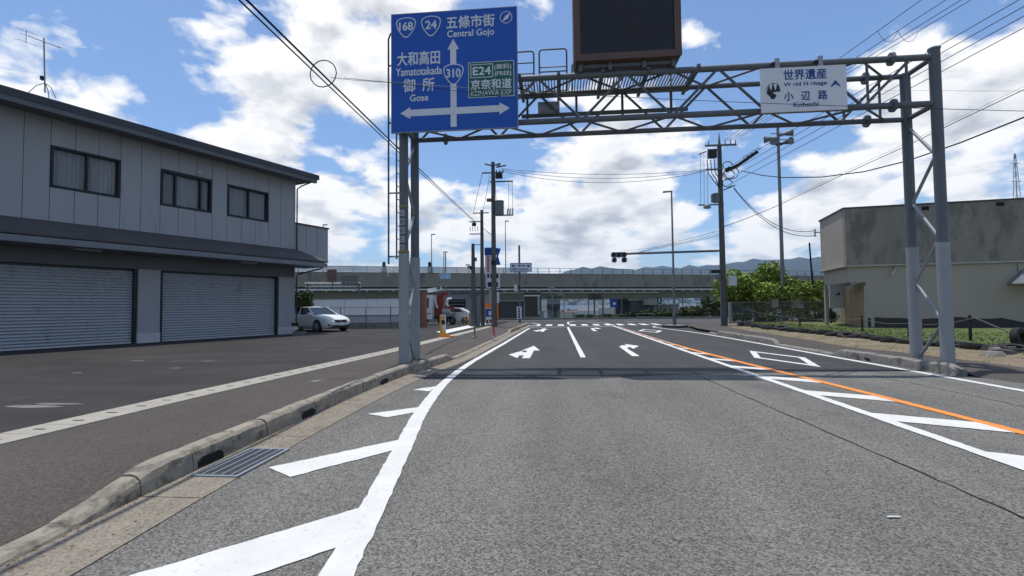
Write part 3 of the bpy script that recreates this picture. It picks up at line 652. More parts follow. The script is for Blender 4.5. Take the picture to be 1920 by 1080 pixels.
def shield(u0, u1, v0, v1, num):
    base = [(.06, .12), (.25, .03), (.5, .0), (.75, .03), (.94, .12), (1, .28), (.93, .55), (.78, .78), (.62, .95), (.5, 1), (.38, .95), (.22, .78), (.07, .55), (0, .28)]
    cx, cy = (u0+u1)/2, v0+(v1-v0)*.42
    o1 = [(u0+(u1-u0)*a, v0+(v1-v0)*b) for a, b in base]
    o2 = [(cx+(a-cx)*.90, cy+(b-cy)*.90) for a, b in o1]
    s = poly('shield_rim', o1, 'signwhite', bs, SY-.006); poly('shield', o2, 'signblue', bs, SY-.0075)
    w = (u1-u0)*(.66 if len(num) == 3 else .54)/2; v = (v1-v0)
    text(num, 'signwhite', bs, U(cx-w), U(cx+w), SY-.009, V(v0+v*.63), V(v0+v*.25), .008)
st('五條市街', .445, .827, .045, .150, .007); st('Central Gojo', .452, .822, .167, .238, .005)
poly('arrow', [(.474, .975), (.474, .325), (.451, .325), (.497, .236), (.543, .325), (.522, .325), (.522, .975)], 'signwhite', bs, SY-.004)
poly('arrow', [(.07, .843), (.15, .793), (.15, .815), (.86, .812), (.86, .79), (.94, .84), (.86, .89), (.86, .868), (.15, .871), (.15, .893)], 'signwhite', bs, SY-.0046)
shield(.035, .2, .028, .205, '168'); shield(.238, .402, .028, .205, '24'); shield(.415, .582, .447, .627, '310')
st('大和高田', .045, .39, .325, .44, .007); st('Yamatotakada', .035, .405, .46, .527, .005)
st('御', .095, .19, .555, .665, .007); st('所', .25, .345, .555, .665, .007); st('Gose', .15, .295, .69, .745, .005)
def disc(cu, cv, r, m, y, n=28): return MB().quadpts([(U(cu)+r*math.cos(6.2832*k/n), y, V(cv)+r*math.sin(6.2832*k/n)) for k in range(n)]).build('north_mark', m, bs)
disc(.918, .083, .142, 'signwhite', SY-.004); disc(.918, .083, .126, 'signblue', SY-.0055)
MB().quadpts([(U(.918)+.105, SY-.007, V(.083)+.105), (U(.918)-.02, SY-.007, V(.083)+.03), (U(.918)-.09, SY-.007, V(.083)-.10), (U(.918)+.045, SY-.007, V(.083)-.035)]).build('north_mark', 'signwhite', bs)
def rect(u0, u1, v0, v1, m, y, nm='panel'): return poly(nm, [(u0, v0), (u0, v1), (u1, v1), (u1, v0)], m, bs, y)
rect(.616, .977, .445, .742, 'signwhite', SY-.004, 'toll_road_panel'); rect(.621, .972, .450, .737, 'signgreen', SY-.0052, 'toll_road_panel')
rect(.634, .812, .463, .577, 'signwhite', SY-.0062, 'number_box'); rect(.640, .806, .469, .571, 'signgreen', SY-.0072, 'number_box')
def sg(body, u0, u1, v0, v1, b=.005): return text(body, 'signwhite', bs, U(u0), U(u1), SY-.009, V(v1), V(v0), b)
sg('E24', .655, .793, .487, .553, .007); sg('(無料)', .822, .955, .470, .523, .002); sg('(FREE)', .825, .955, .532, .578, .002); sg('京奈和道', .637, .955, .593, .675, .006); sg('KEINAWA EXP', .637, .955, .686, .728, .0)
# ---------------------------------------------------------------- electronic message board
eb = thing('message_board', 'dark unlit electronic message board in a brown frame above the gantry', 'message board', (1.62, 10.9, 6.9))
ex0, ex1, ez0, ez1, ey = .44, 2.80, 6.93, 9.2, 10.9
MB().cbox(ex0, ex1, ey+.02, ey+.55, ez0, ez1, .05).build('housing', 'ledframe', eb)
fr = .15
MB().cbox(ex0, ex1, ey-.05, ey+.019, ez0, ez0+fr, .03).build('frame_rail', 'ledframe', eb); MB().cbox(ex0, ex1, ey-.05, ey+.019, ez1-fr, ez1, .03).build('frame_rail', 'ledframe', eb)
MB().box(ex0+.003, ex0+fr, ey-.047, ey+.018, ez0+fr-.02, ez1-fr+.02).build('frame_stile', 'ledframe', eb); MB().box(ex1-fr, ex1-.003, ey-.047, ey+.018, ez0+fr-.02, ez1-fr+.02).build('frame_stile', 'ledframe', eb)
MB().box(ex0+fr-.004, ex1-fr+.004, ey+.004, ey+.016, ez0+fr-.004, ez1-fr+.004).build('screen', 'ledface', eb)
for (px, py, w, h) in ((1142, 12, 26, 22), (1170, 12, 20, 22), (1172, 42, 28, 28), (1216, 38, 26, 30), (1132, 74, 5, 26), (1166, 74, 12, 22)):
    p = at(px, py, ey); q = at(px+w, py+h, ey); MB().box(p.x, q.x, ey+.001, ey+.003, q.z, p.z).build('unlit_character', 'ledred', eb)
for X in (.6, 1.25, 2.0, 2.65): MB().box(X-.04, X+.04, ey+.06, ey+.5, ZT+.04, ez0-.001).build('support_bracket', 'galv_dark', eb)
MB().box(ex0+.1, ex1-.1, ey+.1, ey+.2, ez0-.10, ez0-.02).build('cross_rail', 'galv_dark', eb)
# ---------------------------------------------------------------- white guide sign
WX0, WX1, WZ0, WZ1, WY = 4.46, 6.22, 5.60, 6.57, 10.93
ws = thing('guide_sign', 'white guide sign with blue lettering hung near the gantry\'s end', 'road sign', (5.34, WY, WZ0))
MB().box(WX0, WX1, WY, WY+.04, WZ0, WZ1).build('panel', 'signwhite', ws)
U2 = lambda u: WX0+(WX1-WX0)*u
V2 = lambda v: WZ1-(WZ1-WZ0)*v
for u in (.215, .725):
    X = U2(u); MB().box(X-.045, X+.045, WY+.041, WY+.10, WZ0+.05, WZ1+.24).build('hanger', 'galv', ws); MB().box(X-.11, X-.046, WY+.05, WY+.12, WZ1+.10, WZ1+.16).build('hook', 'black', ws)
def wtx(body, u0, u1, v0, v1, b=.004): text(body, 'letter_blue', ws, U2(u0), U2(u1), WY-.003, V2(v1), V2(v0), b)
wtx('世界遺産', .27, .77, .06, .29, .005); wtx('W rld H ritage', .27, .77, .345, .455, .003); wtx('小', .27, .378, .555, .76, .005); wtx('辺', .47, .572, .555, .76, .005); wtx('路', .667, .77, .555, .76, .005); wtx('Kohechi', .378, .668, .80, .905, .003)
def p2(pts, m, y, nm='emblem'): return MB().quadpts([(U2(u), y, V2(v)) for u, v in pts]).build(nm, m, ws)
cu, cv = .147, .50; K = (WX1-WX0)/(WZ1-WZ0)
p2([(cu+.085*math.cos(a*.2), cv-.085*K*math.sin(a*.2)*1.05) for a in range(0, 17)], 'grey', WY-.002)
p2([(cu+.076*math.cos(a*.2), cv-.076*K*math.sin(a*.2)*1.05) for a in range(0, 17)], 'signwhite', WY-.003)
for (a, b, w, h) in ((-.052, .06, .030, .19), (-.004, .05, .028, .24), (.050, .04, .032, .20)): p2([(cu+a-w, cv+b), (cu+a, cv+b-h), (cu+a+w, cv+b)], 'letter_black', WY-.004)
p2([(cu-.085, cv+.06), (cu-.03, cv+.0), (cu-.01, cv+.06), (cu+.035, cv+.12), (cu+.01, cv+.20), (cu-.03, cv+.20), (cu-.045, cv+.14)], 'letter_black', WY-.0042)
p2([(.815, .47), (.87, .335), (.925, .47), (.925, .50), (.872, .43), (.815, .50)], 'letter_blue', WY-.003, 'arrow')
# ================================================================== SHUTTERED BUILDING (left)
TH = R_(22.5); DV = Vector((math.sin(TH), math.cos(TH), 0)); NV = Vector((DV.y, -DV.x, 0)); CB = Vector((-13.9, 24.9, 0))
def FP(s, o, z): p = CB-DV*s+NV*o; return Vector((p.x, p.y, z))
def fb(mb, s0, s1, o0, o1, z0, z1):
    return mb.hexa([FP(s0, o0, z0), FP(s0, o1, z0), FP(s1, o1, z0), FP(s1, o0, z0), FP(s0, o0, z1), FP(s0, o1, z1), FP(s1, o1, z1), FP(s1, o0, z1)])
def fbx(name, m, parent, *a): return fb(MB(), *a).build(name, m, parent)
G0 = LOTZ
bl = thing('shuttered_building', 'two-storey grey panelled building with two wide roller shutters', 'building', tuple(FP(7, -4, G0)))
SE = 17.0
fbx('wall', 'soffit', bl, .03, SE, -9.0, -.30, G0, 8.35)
fbx('end_wall', 'siding', bl, -.02, .03, -9.0, -.02, G0, 8.3)
J = [.03, .89, 1.58, 2.29, 3.01, 3.72, 4.43, 5.14, 5.85, 6.56, 7.27, 7.98, 8.69, 9.40, 10.10, 10.81, 11.52, 12.23, 12.94, 13.65, 14.4, 15.1, 15.8, 16.5]
WIN = [(1.58, 3.72, 2), (4.43, 6.56, 3), (7.98, 10.10, 2)]
for a, b in zip(J, J[1:]):
    segs = [(4.5, 8.32)]
    for (w0, w1, _) in WIN:
        if a >= w0-.01 and b <= w1+.01: segs = [(4.5, 5.86), (7.37, 8.32)]
    for (z0, z1) in segs: fbx('siding_panel', 'siding', bl, a+.009, b-.009, -.30, random.uniform(-.004, .004), z0, z1)
fbx('joint_backing', 'trimdark', bl, .05, 16.4, -.302, -.035, 4.5, 5.86); fbx('joint_backing', 'trimdark', bl, .05, 16.4, -.302, -.035, 7.37, 8.3)
for (a, b) in ((.05, 1.57), (3.73, 4.42), (6.57, 7.97), (10.11, 16.4)): fbx('joint_backing', 'trimdark', bl, a, b, -.303, -.036, 5.86, 7.37)
for (w0, w1, n) in WIN:
    z0, z1 = 5.87, 7.36; f = .075
    wn = fbx('window', 'frame_black', bl, w0+.01, w1-.01, -.20, .035, z0, z0+f)
    fbx('frame', 'frame_black', wn, w0+.01, w1-.01, -.20, .035, z1-f, z1)
    fbx('frame', 'frame_black', wn, w0+.01, w0+.01+f, -.20, .033, z0+f, z1-f); fbx('frame', 'frame_black', wn, w1-.01-f, w1-.01, -.20, .033, z0+f, z1-f)
    cuts = [w0+.085, (w0+w1)/2, w1-.085] if n == 2 else [w0+.085, w0+.50, w1-.58, w1-.085]
    for k, (a, b) in enumerate(zip(cuts, cuts[1:])):
        fbx('pane', 'pane', wn, a+.02, b-.02, -.10-.02*(k % 2), -.09-.02*(k % 2), z0+f, z1-f)
        if k: fbx('mullion', 'frame_black', wn, a-.03, a+.03, -.13, .01, z0+f, z1-f)
    for a, b in zip(cuts, cuts[1:]):
        mb = MB(); m_ = 26
        for q in range(m_+1):
            s = a+(b-a)*q/m_; o = -.22+.03*math.sin(q*1.9)+random.uniform(-.008, .008); mb.v += [FP(s, o, z0+f), FP(s, o, z1-f)]
        for q in range(m_): mb.f.append((2*q, 2*q+2, 2*q+3, 2*q+1))
        mb.build('curtain', 'curtain', wn)
fbx('sill', 'trimdark', bl, WIN[1][0], WIN[1][1], .036, .06, 7.36, 7.39)
MB().ring([(0, -.03), (.06, -.02), (.07, 0), (.06, .03), (0, .04)], FP(5.05, .07, 7.56), 'y', 12).build('wall_lamp', 'whiteeq', bl, smooth=True)
# roof and eaves
rf = MB()
rf.hexa([FP(-.75, .95, 8.42), FP(SE, .95, 8.42), FP(SE, -9.6, 9.9), FP(-.75, -9.6, 9.9), FP(-.75, .95, 8.68), FP(SE, .95, 8.68), FP(SE, -9.6, 10.1), FP(-.75, -9.6, 10.1)])
roof = rf.build('roof', 'trimdark', bl)
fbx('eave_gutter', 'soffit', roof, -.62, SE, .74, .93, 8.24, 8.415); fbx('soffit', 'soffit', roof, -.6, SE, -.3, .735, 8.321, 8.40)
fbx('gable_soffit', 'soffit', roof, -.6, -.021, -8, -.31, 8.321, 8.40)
MB().tube([FP(-.35, .80, 8.24), FP(-.14, .30, 8.05), FP(-.06, .06, 7.9), FP(-.06, .06, 4.6)], .038, 8).build('downpipe', 'frame_black', bl, smooth=True)
# lower canopy
cn = MB().hexa([FP(-.05, .01, 4.10), FP(-1.05, 1.32, 3.95), FP(SE, 1.32, 3.95), FP(SE, .01, 4.10), FP(-.05, .01, 4.66), FP(-1.05, 1.32, 4.03), FP(SE, 1.32, 4.03), FP(SE, .01, 4.66)]).build('canopy_roof', 'canopy', bl)
MB().hexa([FP(-.05, 0, 4.10), FP(-1.05, -3.2, 3.95), FP(-1.05, 1.315, 3.95), FP(-.04, .0, 4.10), FP(-.05, -3.2, 4.62), FP(-1.02, -3.2, 4.05), FP(-1.05, 1.31, 4.028), FP(-.04, .005, 4.62)]).build('canopy_hip', 'canopy', cn)
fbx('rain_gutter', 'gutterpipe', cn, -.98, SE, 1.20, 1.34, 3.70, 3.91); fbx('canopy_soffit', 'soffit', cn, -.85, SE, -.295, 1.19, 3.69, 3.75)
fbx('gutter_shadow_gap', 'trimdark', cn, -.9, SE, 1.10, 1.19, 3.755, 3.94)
for s in (9.2, 3.0): fbx('soffit_light', 'plinth', cn, s-.38, s+.38, .45, .72, 3.655, 3.689)
MB().tube([FP(-.85, 1.1, 3.7), FP(-.75, 1.0, 3.6), FP(-.06, .1, 3.32), FP(-.06, .06, 3.1), FP(-.06, .06, .3)], .036, 8).build('downpipe', 'frame_black', bl, smooth=True)
# rear lower wing with parapet
wg = fbx('side_balcony', 'siding', bl, -2.3, -.03, -3.4, -.12, 4.2, 6.05); fbx('coping', 'trimdark', wg, -2.35, -.025, -3.45, -.07, 6.051, 6.13)
for s in (-.8, -1.55): fbx('panel_joint', 'trimdark', wg, s-.008, s+.008, -.119, -.112, 4.6, 6.05)
# ground floor: piers, shutters
HD = 3.14
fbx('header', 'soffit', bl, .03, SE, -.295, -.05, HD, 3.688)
for (a, b) in ((.0, .95), (6.50, 7.30), (12.95, 13.75)):
    p = fbx('pier', 'siding', bl, a, b, -.293, -.0, .56, HD-.002); fbx('plinth', 'plinth', p, a-.015, b+.015, -.293, .02, G0, .558)
for (a, b) in ((.97, 6.48), (7.33, 12.93)):
    sh = fbx('roller_shutter', 'trimdark', bl, a+.08, b-.08, -.291, -.24, G0, HD-.003)
    fbx('guide_rail', 'frame_black', sh, a, a+.09, -.29, -.06, G0, HD-.003); fbx('guide_rail', 'frame_black', sh, b-.10, b, -.29, -.06, G0, HD-.003)
    fbx('bottom_bar', 'plinth', sh, a+.095, b-.105, -.235, -.17, G0+.004, G0+.075)
    n = 25; pz = (HD-.09-G0-.08)/n; z = G0+.08; first = None
    for k in range(n):
        if first is None:
            A, B = a+.095, b-.105
            prof = [(-.238, z), (-.222, z+pz*.03), (-.180, z+pz*.18), (-.168, z+pz*.36), (-.176, z+pz*.52), (-.212, z+pz*.80), (-.226, z+pz*.985), (-.238, z+pz*.985)]
            first = MB().prism([FP(A, o, zz) for o, zz in prof], -DV*(B-A)).build('slat', 'shutter', sh)
            first.data.polygons.foreach_set('use_smooth', [False]*len(first.data.polygons))
        else: inst(first, 'slat', sh, (0, 0, pz*k))
# television aerial on the roof
s_ = None
ab = g(82, 188, 9.05); apos = Vector((ab.x, ab.y, 9.0))
def on_roof(px, py):
    lo = None
    d = ray(px, py)
    # roof plane through three points
    p0, p1, p2_ = FP(0, .95, 8.68), FP(5, .95, 8.68), FP(0, -9.6, 10.1); n = (p1-p0).cross(p2_-p0); t = (p0-EYE).dot(n)/d.dot(n); return EYE+d*t
ar = on_roof(84, 187)
an = thing('television_aerial', 'spindly rooftop television aerial on a three-legged mast', 'aerial', tuple(ar))
dist = (ar-EYE).dot(FW)/F
top = ar+Vector((-.10, 0, dist*118))
MB().tube([ar+Vector((0, 0, .25)), top], .022, 8).build('mast', 'galv', an, smooth=True)
for a in (0, 2.1, 4.2): MB().tube([ar+Vector((.42*math.cos(a), .42*math.sin(a), .03-.13*math.sin(a)*.5)), ar+Vector((.22*math.cos(a), .22*math.sin(a), .42)), ar+Vector((0, 0, .58))], .014, 6).build('leg', 'galv', an, smooth=True)
bm = top-Vector((0, 0, .12)); bd = (DV*-.2+Vector((.75, .1, -.28))).normalized()
MB().tube([bm-bd*.75, bm+bd*.8], .018, 6).build('boom', 'galv', an, smooth=True)
for k in range(10): p = bm+bd*(-.7+.155*k); l = .26-.016*k; MB().tube([p-DV*l+Vector((0, 0, 0)), p+DV*l], .008, 5).build('element', 'galv', an)
p = bm-bd*.72
for z in (-.2, .2): MB().tube([p+Vector((-.12, 0, z))-DV*.3, p+Vector((-.12, 0, z))+DV*.3], .009, 5).build('reflector_bar', 'galv', an)
MB().tube([p-Vector((.12, 0, .22)), p+Vector((-.12, 0, .22))], .012, 5).build('reflector_post', 'galv', an)
MB().box(top.x-.06, top.x+.04, top.y-.05, top.y+.05, ar.z+dist*38, ar.z+dist*45).build('booster_box', 'black', an)
# ================================================================== RENDERED BUILDING (right)
cR = g(1627, 615, .19); TR = R_(-80.2); dr = Vector((math.sin(TR), math.cos(TR), 0)); nr = Vector((dr.y, -dr.x, 0))   # nr faces the road
if nr.y > 0: nr = -nr
def RP(s, o, z): p = cR-dr*s+nr*o; return Vector((p.x, p.y, z))
rb = thing('rendered_building', 'windowless tan rendered building with a stained grey parapet storey', 'building', tuple(RP(5, -3, .15)))
def rbx(name, m, parent, s0, s1, o0, o1, z0, z1):
    return MB().hexa([RP(s0, o1, z0), RP(s1, o1, z0), RP(s1, o0, z0), RP(s0, o0, z0), RP(s0, o1, z1), RP(s1, o1, z1), RP(s1, o0, z1), RP(s0, o0, z1)]).build(name, m, parent)
P1 = RP(-.9, .06, 0); P2 = g(1537, 415, 6.42); P2.z = 0; far = RP(16, -11, 0); P3 = P2+Vector((4.6, 5.0, 0)); P4 = RP(16, .06, 0)
def outline(k, z): # outline grown by k
    c = (P1+P2+P3+P4)/4; r = []
    for p in (P1, P4, far+(far-c)*0, P3, P2): d = (p-c).normalized(); r.append(Vector((p.x+d.x*k, p.y+d.y*k, z)))
    return r
def poly_wall(name, a, b, z0, z1, th, m, parent):   # upright slab from a to b, thickness inward
    a, b = Vector((a.x, a.y, 0)), Vector((b.x, b.y, 0)); d = (b-a).normalized(); n = Vector((-d.y, d.x, 0))*th
    return MB().hexa([(a.x, a.y, z0), (b.x, b.y, z0), tuple(b+n+Vector((0, 0, z0))), tuple(a+n+Vector((0, 0, z0))), (a.x, a.y, z1), (b.x, b.y, z1), tuple(b+n+Vector((0, 0, z1))), tuple(a+n+Vector((0, 0, z1)))]).build(name, m, parent)
up = poly_wall('parapet_wall', P1, P4, 3.44, 6.40, .25, 'rbup', rb)
poly_wall('parapet_end', P2, P1-(P1-P2).normalized()*.13, 3.44, 6.40, .25, 'rbend', rb)
poly_wall('parapet_side', P3, P2, 3.44, 6.40, .25, 'rbend', rb)
MB().prism(outline(-.3, 5.2), (0, 0, .1)).build('roof_deck', 'concrete_grey', rb)
cp = MB().prism(outline(.07, 6.402), (0, 0, .07)).build('coping', 'trimdark', rb)
MB().prism(outline(.14, 3.36), (0, 0, .075)).build('drip_ledge', 'cream', rb)
MB().box(0, .05, 0, .05, 0, .05)
jt = (P1-EYE); MB().bar(P1+Vector((.0, .0, 3.45)), P1+Vector((.0, .0, 6.39)), .03, .03).build('corner_bead', 'cream', rb)
# lower storey
low = rbx('wall', 'rbwall', rb, 0.0, 16, -.3, 0, .12, 3.355)
mb = MB(); tp = []; k = 0; s = .02
pts = []
while s < 15.9: pts.append((s, .68+.05*math.sin(s*2.1)+.03*math.sin(s*5.3) if s < 5.6 else max(.25, .70-.25*(s-5.6)) if s < 7.2 else .6)); s += .4
mb.prism([RP(.02, .012, .12)]+[RP(15.7, .012, .12)]+[RP(a, .012, b) for a, b in pts[::-1]], -nr*.01).build('bitumen_band', 'rbdark', rb)
inn = -.12
B1, B2 = P1-Vector((0, 0, 0)), P2
q1 = RP(-.78, .0, 0); 
poly_wall('porch_beam', RP(-.80, 0, 0), RP(-.001, 0, 0), 2.55, 3.355, .3, 'rbwall', rb)
dn = (P2-P1).normalized(); e1 = RP(-.80, 0, 0); e2 = e1+dn*((P2-P1).length-.15)
poly_wall('porch_beam', e2, e1+dn*.14, 2.55, 3.355, .28, 'rbwall', rb)
# recessed door wall
d0 = RP(.0, -.02, 0); d1 = g(1578, 604.5, .19); d1.z = 0
dd = (d1-d0).normalized(); ln = (d1-d0).length
poly_wall('recess_wall', d1, d0, .12, 2.56, .3, 'rbwall', rb)
nrm = Vector((dd.y, -dd.x, 0));
if nrm.x > 0: nrm = -nrm
def DP(t, o, z): p = d0+dd*t+nrm*o; return Vector((p.x, p.y, z))
def dbx(name, m, parent, t0, t1, o0, o1, z0, z1): return MB().hexa([DP(t0, o0, z0), DP(t1, o0, z0), DP(t1, o1, z0), DP(t0, o1, z0), DP(t0, o0, z1), DP(t1, o0, z1), DP(t1, o1, z1), DP(t0, o1, z1)]).build(name, m, parent)
mid = .15+(ln-.5)*.5
for (a, b) in ((.35, mid+.1), (mid+.13, ln-.35)):
    dr_ = dbx('door', 'door', rb, a, b, .004, .05, .2, 2.3)
    dbx('stile', 'door', dr_, a, a+.09, .05, .062, .2, 2.3)
dbx('door_frame', 'cream', rb, ln-.34, ln-.02, .003, .07, .2, 2.4); dbx('door_frame', 'cream', rb, .02, .3, .003, .06, .2, 2.4)
poly_wall('side_wall', d1+Vector((3.2, 5.0, 0)), d1+Vector((.02, .02, 0)), .12, 3.355, .3, 'rbwall', rb)
q = P2+(P1-P2).normalized()*.35+Vector((.1, 0, 0)); MB().box(q.x-.08, q.x+.08, q.y-.08, q.y+.08, .1, 2.549).build('porch_column', 'rbend', rb)
for s, z in ((2.15, 5.95), (5.55, 5.98)):
    pass
for px, py in ((1735, 391), (1875, 383)):
    d = ray(px, py); t = (P1-EYE).dot(nr)/d.dot(nr); p = EYE+d*t; q = (p-RP(0, .06, p.z)).dot(-dr)
    v = rbx('vent', 'dark', rb, q-.15, q+.15, .055, .075, p.z-.08, p.z+.08)
    rbx('vent_hood', 'trimdark', v, q-.17, q+.17, .055, .11, p.z+.081, p.z+.10)
# bracket lamp, downspout head and awning
p = RP(.55, .1, 3.0); MB().tube([RP(1.35, .02, 3.33), RP(1.2, .16, 3.05), RP(1.05, .22, 2.85)], .05, 8).build('rain_spout', 'cream', rb, smooth=True)
aw = MB().hexa([RP(5.9, .0, 2.35), RP(8, .0, 2.35), RP(8, 1.0, 2.30), RP(5.75, 1.0, 2.30), RP(6.6, .0, 3.05), RP(8, .0, 3.05), RP(8, .95, 2.36), RP(5.8, .95, 2.36)]).build('awning', 'gutterpipe', rb)
MB().tube([RP(6.4, .05, 3.3), RP(6.4, .05, 2.9)], .04, 8).build('downpipe', 'cream', rb, smooth=True)
# white signboard standing beyond the porch
w0 = at(1556, 577, 33.5); w1 = at(1590, 577, 33.5)
wb = thing('signboard', 'blank white signboard with a small purple motif beyond the tan building\'s porch', 'signboard', (w0.x+.5, 33.5, .15))
MB().box(w0.x, w1.x+.2, 33.5, 33.56, at(1560, 578, 33.5).z, at(1560, 526, 33.5).z).build('board', 'signwhite', wb)
for x in (w0.x+.1, w1.x+.1): MB().box(x-.04, x+.04, 33.565, 33.64, .12, at(1560, 530, 33.5).z).build('leg', 'wood', wb)
a = at(1567, 553, 33.49)
MB().quadpts([(a.x-.12, 33.494, a.z), (a.x+.28, 33.494, a.z-.02), (a.x+.22, 33.494, a.z+.22), (a.x+.12, 33.494, a.z+.08)]).build('motif', mat('purple_print', (.07, .045, .13), .6), wb)
# ================================================================== VIADUCT AND BEYOND
VA = R_(20); vd = Vector((math.cos(VA), math.sin(VA), 0)); vn = Vector((vd.y, -vd.x, 0)); V0 = Vector((-4.8, 100, 0))
def VP(s, o, z): p = V0+vd*s+vn*o; return Vector((p.x, p.y, z))
def vbx(name, m, parent, s0, s1, o0, o1, z0, z1): return MB().hexa([VP(s0, o1, z0), VP(s1, o1, z0), VP(s1, o0, z0), VP(s0, o0, z0), VP(s0, o1, z1), VP(s1, o1, z1), VP(s1, o0, z1), VP(s0, o0, z1)]).build(name, m, parent)
vi = thing('viaduct', 'long concrete road viaduct on piers with a pale green girder and fence', 'viaduct', tuple(VP(0, -5, -1.3)))
vbx('deck', 'vconc', vi, -95, 120, -10.5, -.3, 5.75, 6.25)
first = None
for k in range(-10, 13):
    s = k*9.6
    if first is None: first = vbx('parapet_segment', 'vconc', vi, -96.0+.02, -96+9.58, -.3, 0, 5.5, 8.2)
    else: inst(first, 'parapet_segment', vi, vd*(9.6*(k+10)))
vbx('rear_parapet', 'vconc', vi, -95, 120, -10.8, -10.5, 5.6, 8.0)
vbx('parapet_coping', 'vconc', vi, -96, 120, -.32, .06, 8.202, 8.30)
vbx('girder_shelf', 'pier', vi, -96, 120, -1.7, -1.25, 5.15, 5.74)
vbx('girder', 'vsteel', vi, -96, 120, -1.4, -1.0, 3.2, 5.14); vbx('girder_flange', 'vsteel', vi, -96, 120, -1.7, -.75, 3.1, 3.19)
vbx('rear_girder', 'vsteel', vi, -96, 120, -9, -8.6, 3.2, 5.7)
MB().tube([VP(-96, .05, 5.0), VP(120, .05, 5.0)], .17, 10).build('service_pipe', 'vpipe', vi, smooth=True)
MB().tube([VP(-14, -.6, 4.35), VP(29, -.6, 4.35)], .12, 8).build('service_pipe', 'vpipe', vi, smooth=True)
br = None; po = None; sc = None; rail = None
for k in range(90):
    s = -95+2.4*k
    if br is None:
        br = vbx('pipe_bracket', 'vpipe', vi, s-.14, s+.14, -.9, .2, 4.62, 4.82); po = vbx('fence_post', 'fencepost', vi, s-.06, s+.06, -.2, -.1, 8.30, 9.4)
        rib = vbx('parapet_rib', 'vconc', vi, s-.16, s+.16, .001, .12, 7.0, 8.2)
        sc = vbx('screen_panel', 'vfence', vi, s+.08, s+2.32, -.16, -.13, 8.34, 9.36)
    else:
        inst(br, 'pipe_bracket', vi, vd*2.4*k); inst(po, 'fence_post', vi, vd*2.4*k)
        if k % 2 == 0: inst(rib, 'parapet_rib', vi, vd*2.4*k)
        if s < -3.5: inst(sc, 'screen_panel', vi, vd*2.4*k)
MB().tube([VP(-96, -.15, 9.4), VP(120, -.15, 9.4)], .05, 6).build('fence_rail', 'fencepost', vi); MB().tube([VP(-4, -.15, 8.75), VP(120, -.15, 8.75)], .025, 6).build('fence_rail', 'fencepost', vi)
def vx(px): # distance along the viaduct of a photo column
    d = ray(px, 560); t = (V0-EYE).dot(vn)/d.dot(vn); p = EYE+d*t; return (p-V0).dot(vd)
for (a, b) in ((940, 986), (1187, 1232), (560, 600), (1395, 1440)):
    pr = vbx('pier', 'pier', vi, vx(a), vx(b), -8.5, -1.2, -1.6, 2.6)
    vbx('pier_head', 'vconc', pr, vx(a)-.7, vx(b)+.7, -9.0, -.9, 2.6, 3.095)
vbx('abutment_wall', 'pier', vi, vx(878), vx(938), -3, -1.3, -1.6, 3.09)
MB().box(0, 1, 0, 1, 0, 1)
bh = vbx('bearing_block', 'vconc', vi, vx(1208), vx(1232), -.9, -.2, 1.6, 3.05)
# lamp posts standing on the viaduct
for (px, py0) in ((605, 422), (810, 440), (833, 473), (950, 415)):
    s = vx(px); base = VP(s, -.5, 6.2); h = hz(px, py0, base)
    lp_ = thing('street_lamp', 'slim grey lamp post rising from the viaduct deck', 'street lamp', tuple(base), 'lamp posts on the viaduct')
    MB().tube([base, (base.x, base.y, h)], .11, 8, r1=.07).build('column', 'polegrey', lp_, smooth=True)
    MB().box(base.x-.08, base.x+.75, base.y-.15, base.y+.15, h-.05, h+.12).build('lamp_head', 'polegrey', lp_)
# buildings and panels under and before the viaduct
def bldg(name, label, cat, x0, x1, y0, y1, z0, z1, m, roof=None, rm='roofgrey', group=None):
    o = thing(name, label, cat, ((x0+x1)/2, (y0+y1)/2, z0), group)
    MB().box(x0, x1, y0, y1, z0, z1).build('wall', m, o)
    if roof: MB().box(x0-.15, x1+.15, y0-.2, y1+.2, z1+.002, z1+roof).build('roof', rm, o)
    return o
def pxbox(x0, x1, yt, yb, Y): a = at(x0, yb, Y); b = at(x1, yt, Y); return a.x, b.x, a.z, b.z
x0, x1, z0, z1 = pxbox(984, 1012, 551, 603, 72)
o = bldg('brown_shop', 'dark brown flat-roofed shop tucked under the viaduct', 'building', x0, x1, 72, 79, -1.4, z1, 'brownwall', .2, 'trimdark')
MB().box(x0+1.3, x0+1.9, 71.95, 71.99, z0+2.2, z0+2.9).build('window', 'pane', o); MB().box(x0, x1, 71.9, 71.98, z0+.3, z0+.7).build('low_rail', 'wallgrey', o)
MB().box(x1-.32, x1-.05, 71.9, 71.99, z0+1, z1-.3).build('bright_panel', 'cream', o); MB().box(x0-.1, x1+.1, 71.8, 71.99, z1-.35, z1-.15).build('fascia', 'vpipe', o)
x0, x1, z0, z1 = pxbox(1026, 1050, 556, 603, 84)
o = bldg('grey_shop', 'small grey shop with a dark awning behind the brown shop', 'building', x0, x1, 84, 90, -1.5, z1-.2, 'wallgrey', .25, 'trimdark')
MB().box(x0, x1, 83.2, 83.99, z1-2.0, z1-1.3).build('awning', 'trimdark', o); MB().box(x0+.9, x1-.5, 83.93, 83.98, z0+.5, z1-2.1).build('shopfront', 'pane', o)
x0, x1, z0, z1 = pxbox(1012, 1027, 583, 604, 66)
o = bldg('utility_cabinet', 'pale grey roadside utility cabinet by the brown shop', 'cabinet', x0, x1, 66, 66.8, -.95, z1, 'wallgrey'); MB().box(x0+.55, x1-.06, 65.97, 65.99, -.5, z1-.1).build('door', 'whiteeq', o)
x0, x1, z0, z1 = pxbox(1228, 1264, 571, 582, 118)
o = bldg('low_house', 'low cream house with a long flat roof beyond the pier', 'building', x0, x1+1, 118, 126, -1.6, z1-.5, 'housecream', .5, 'cream')
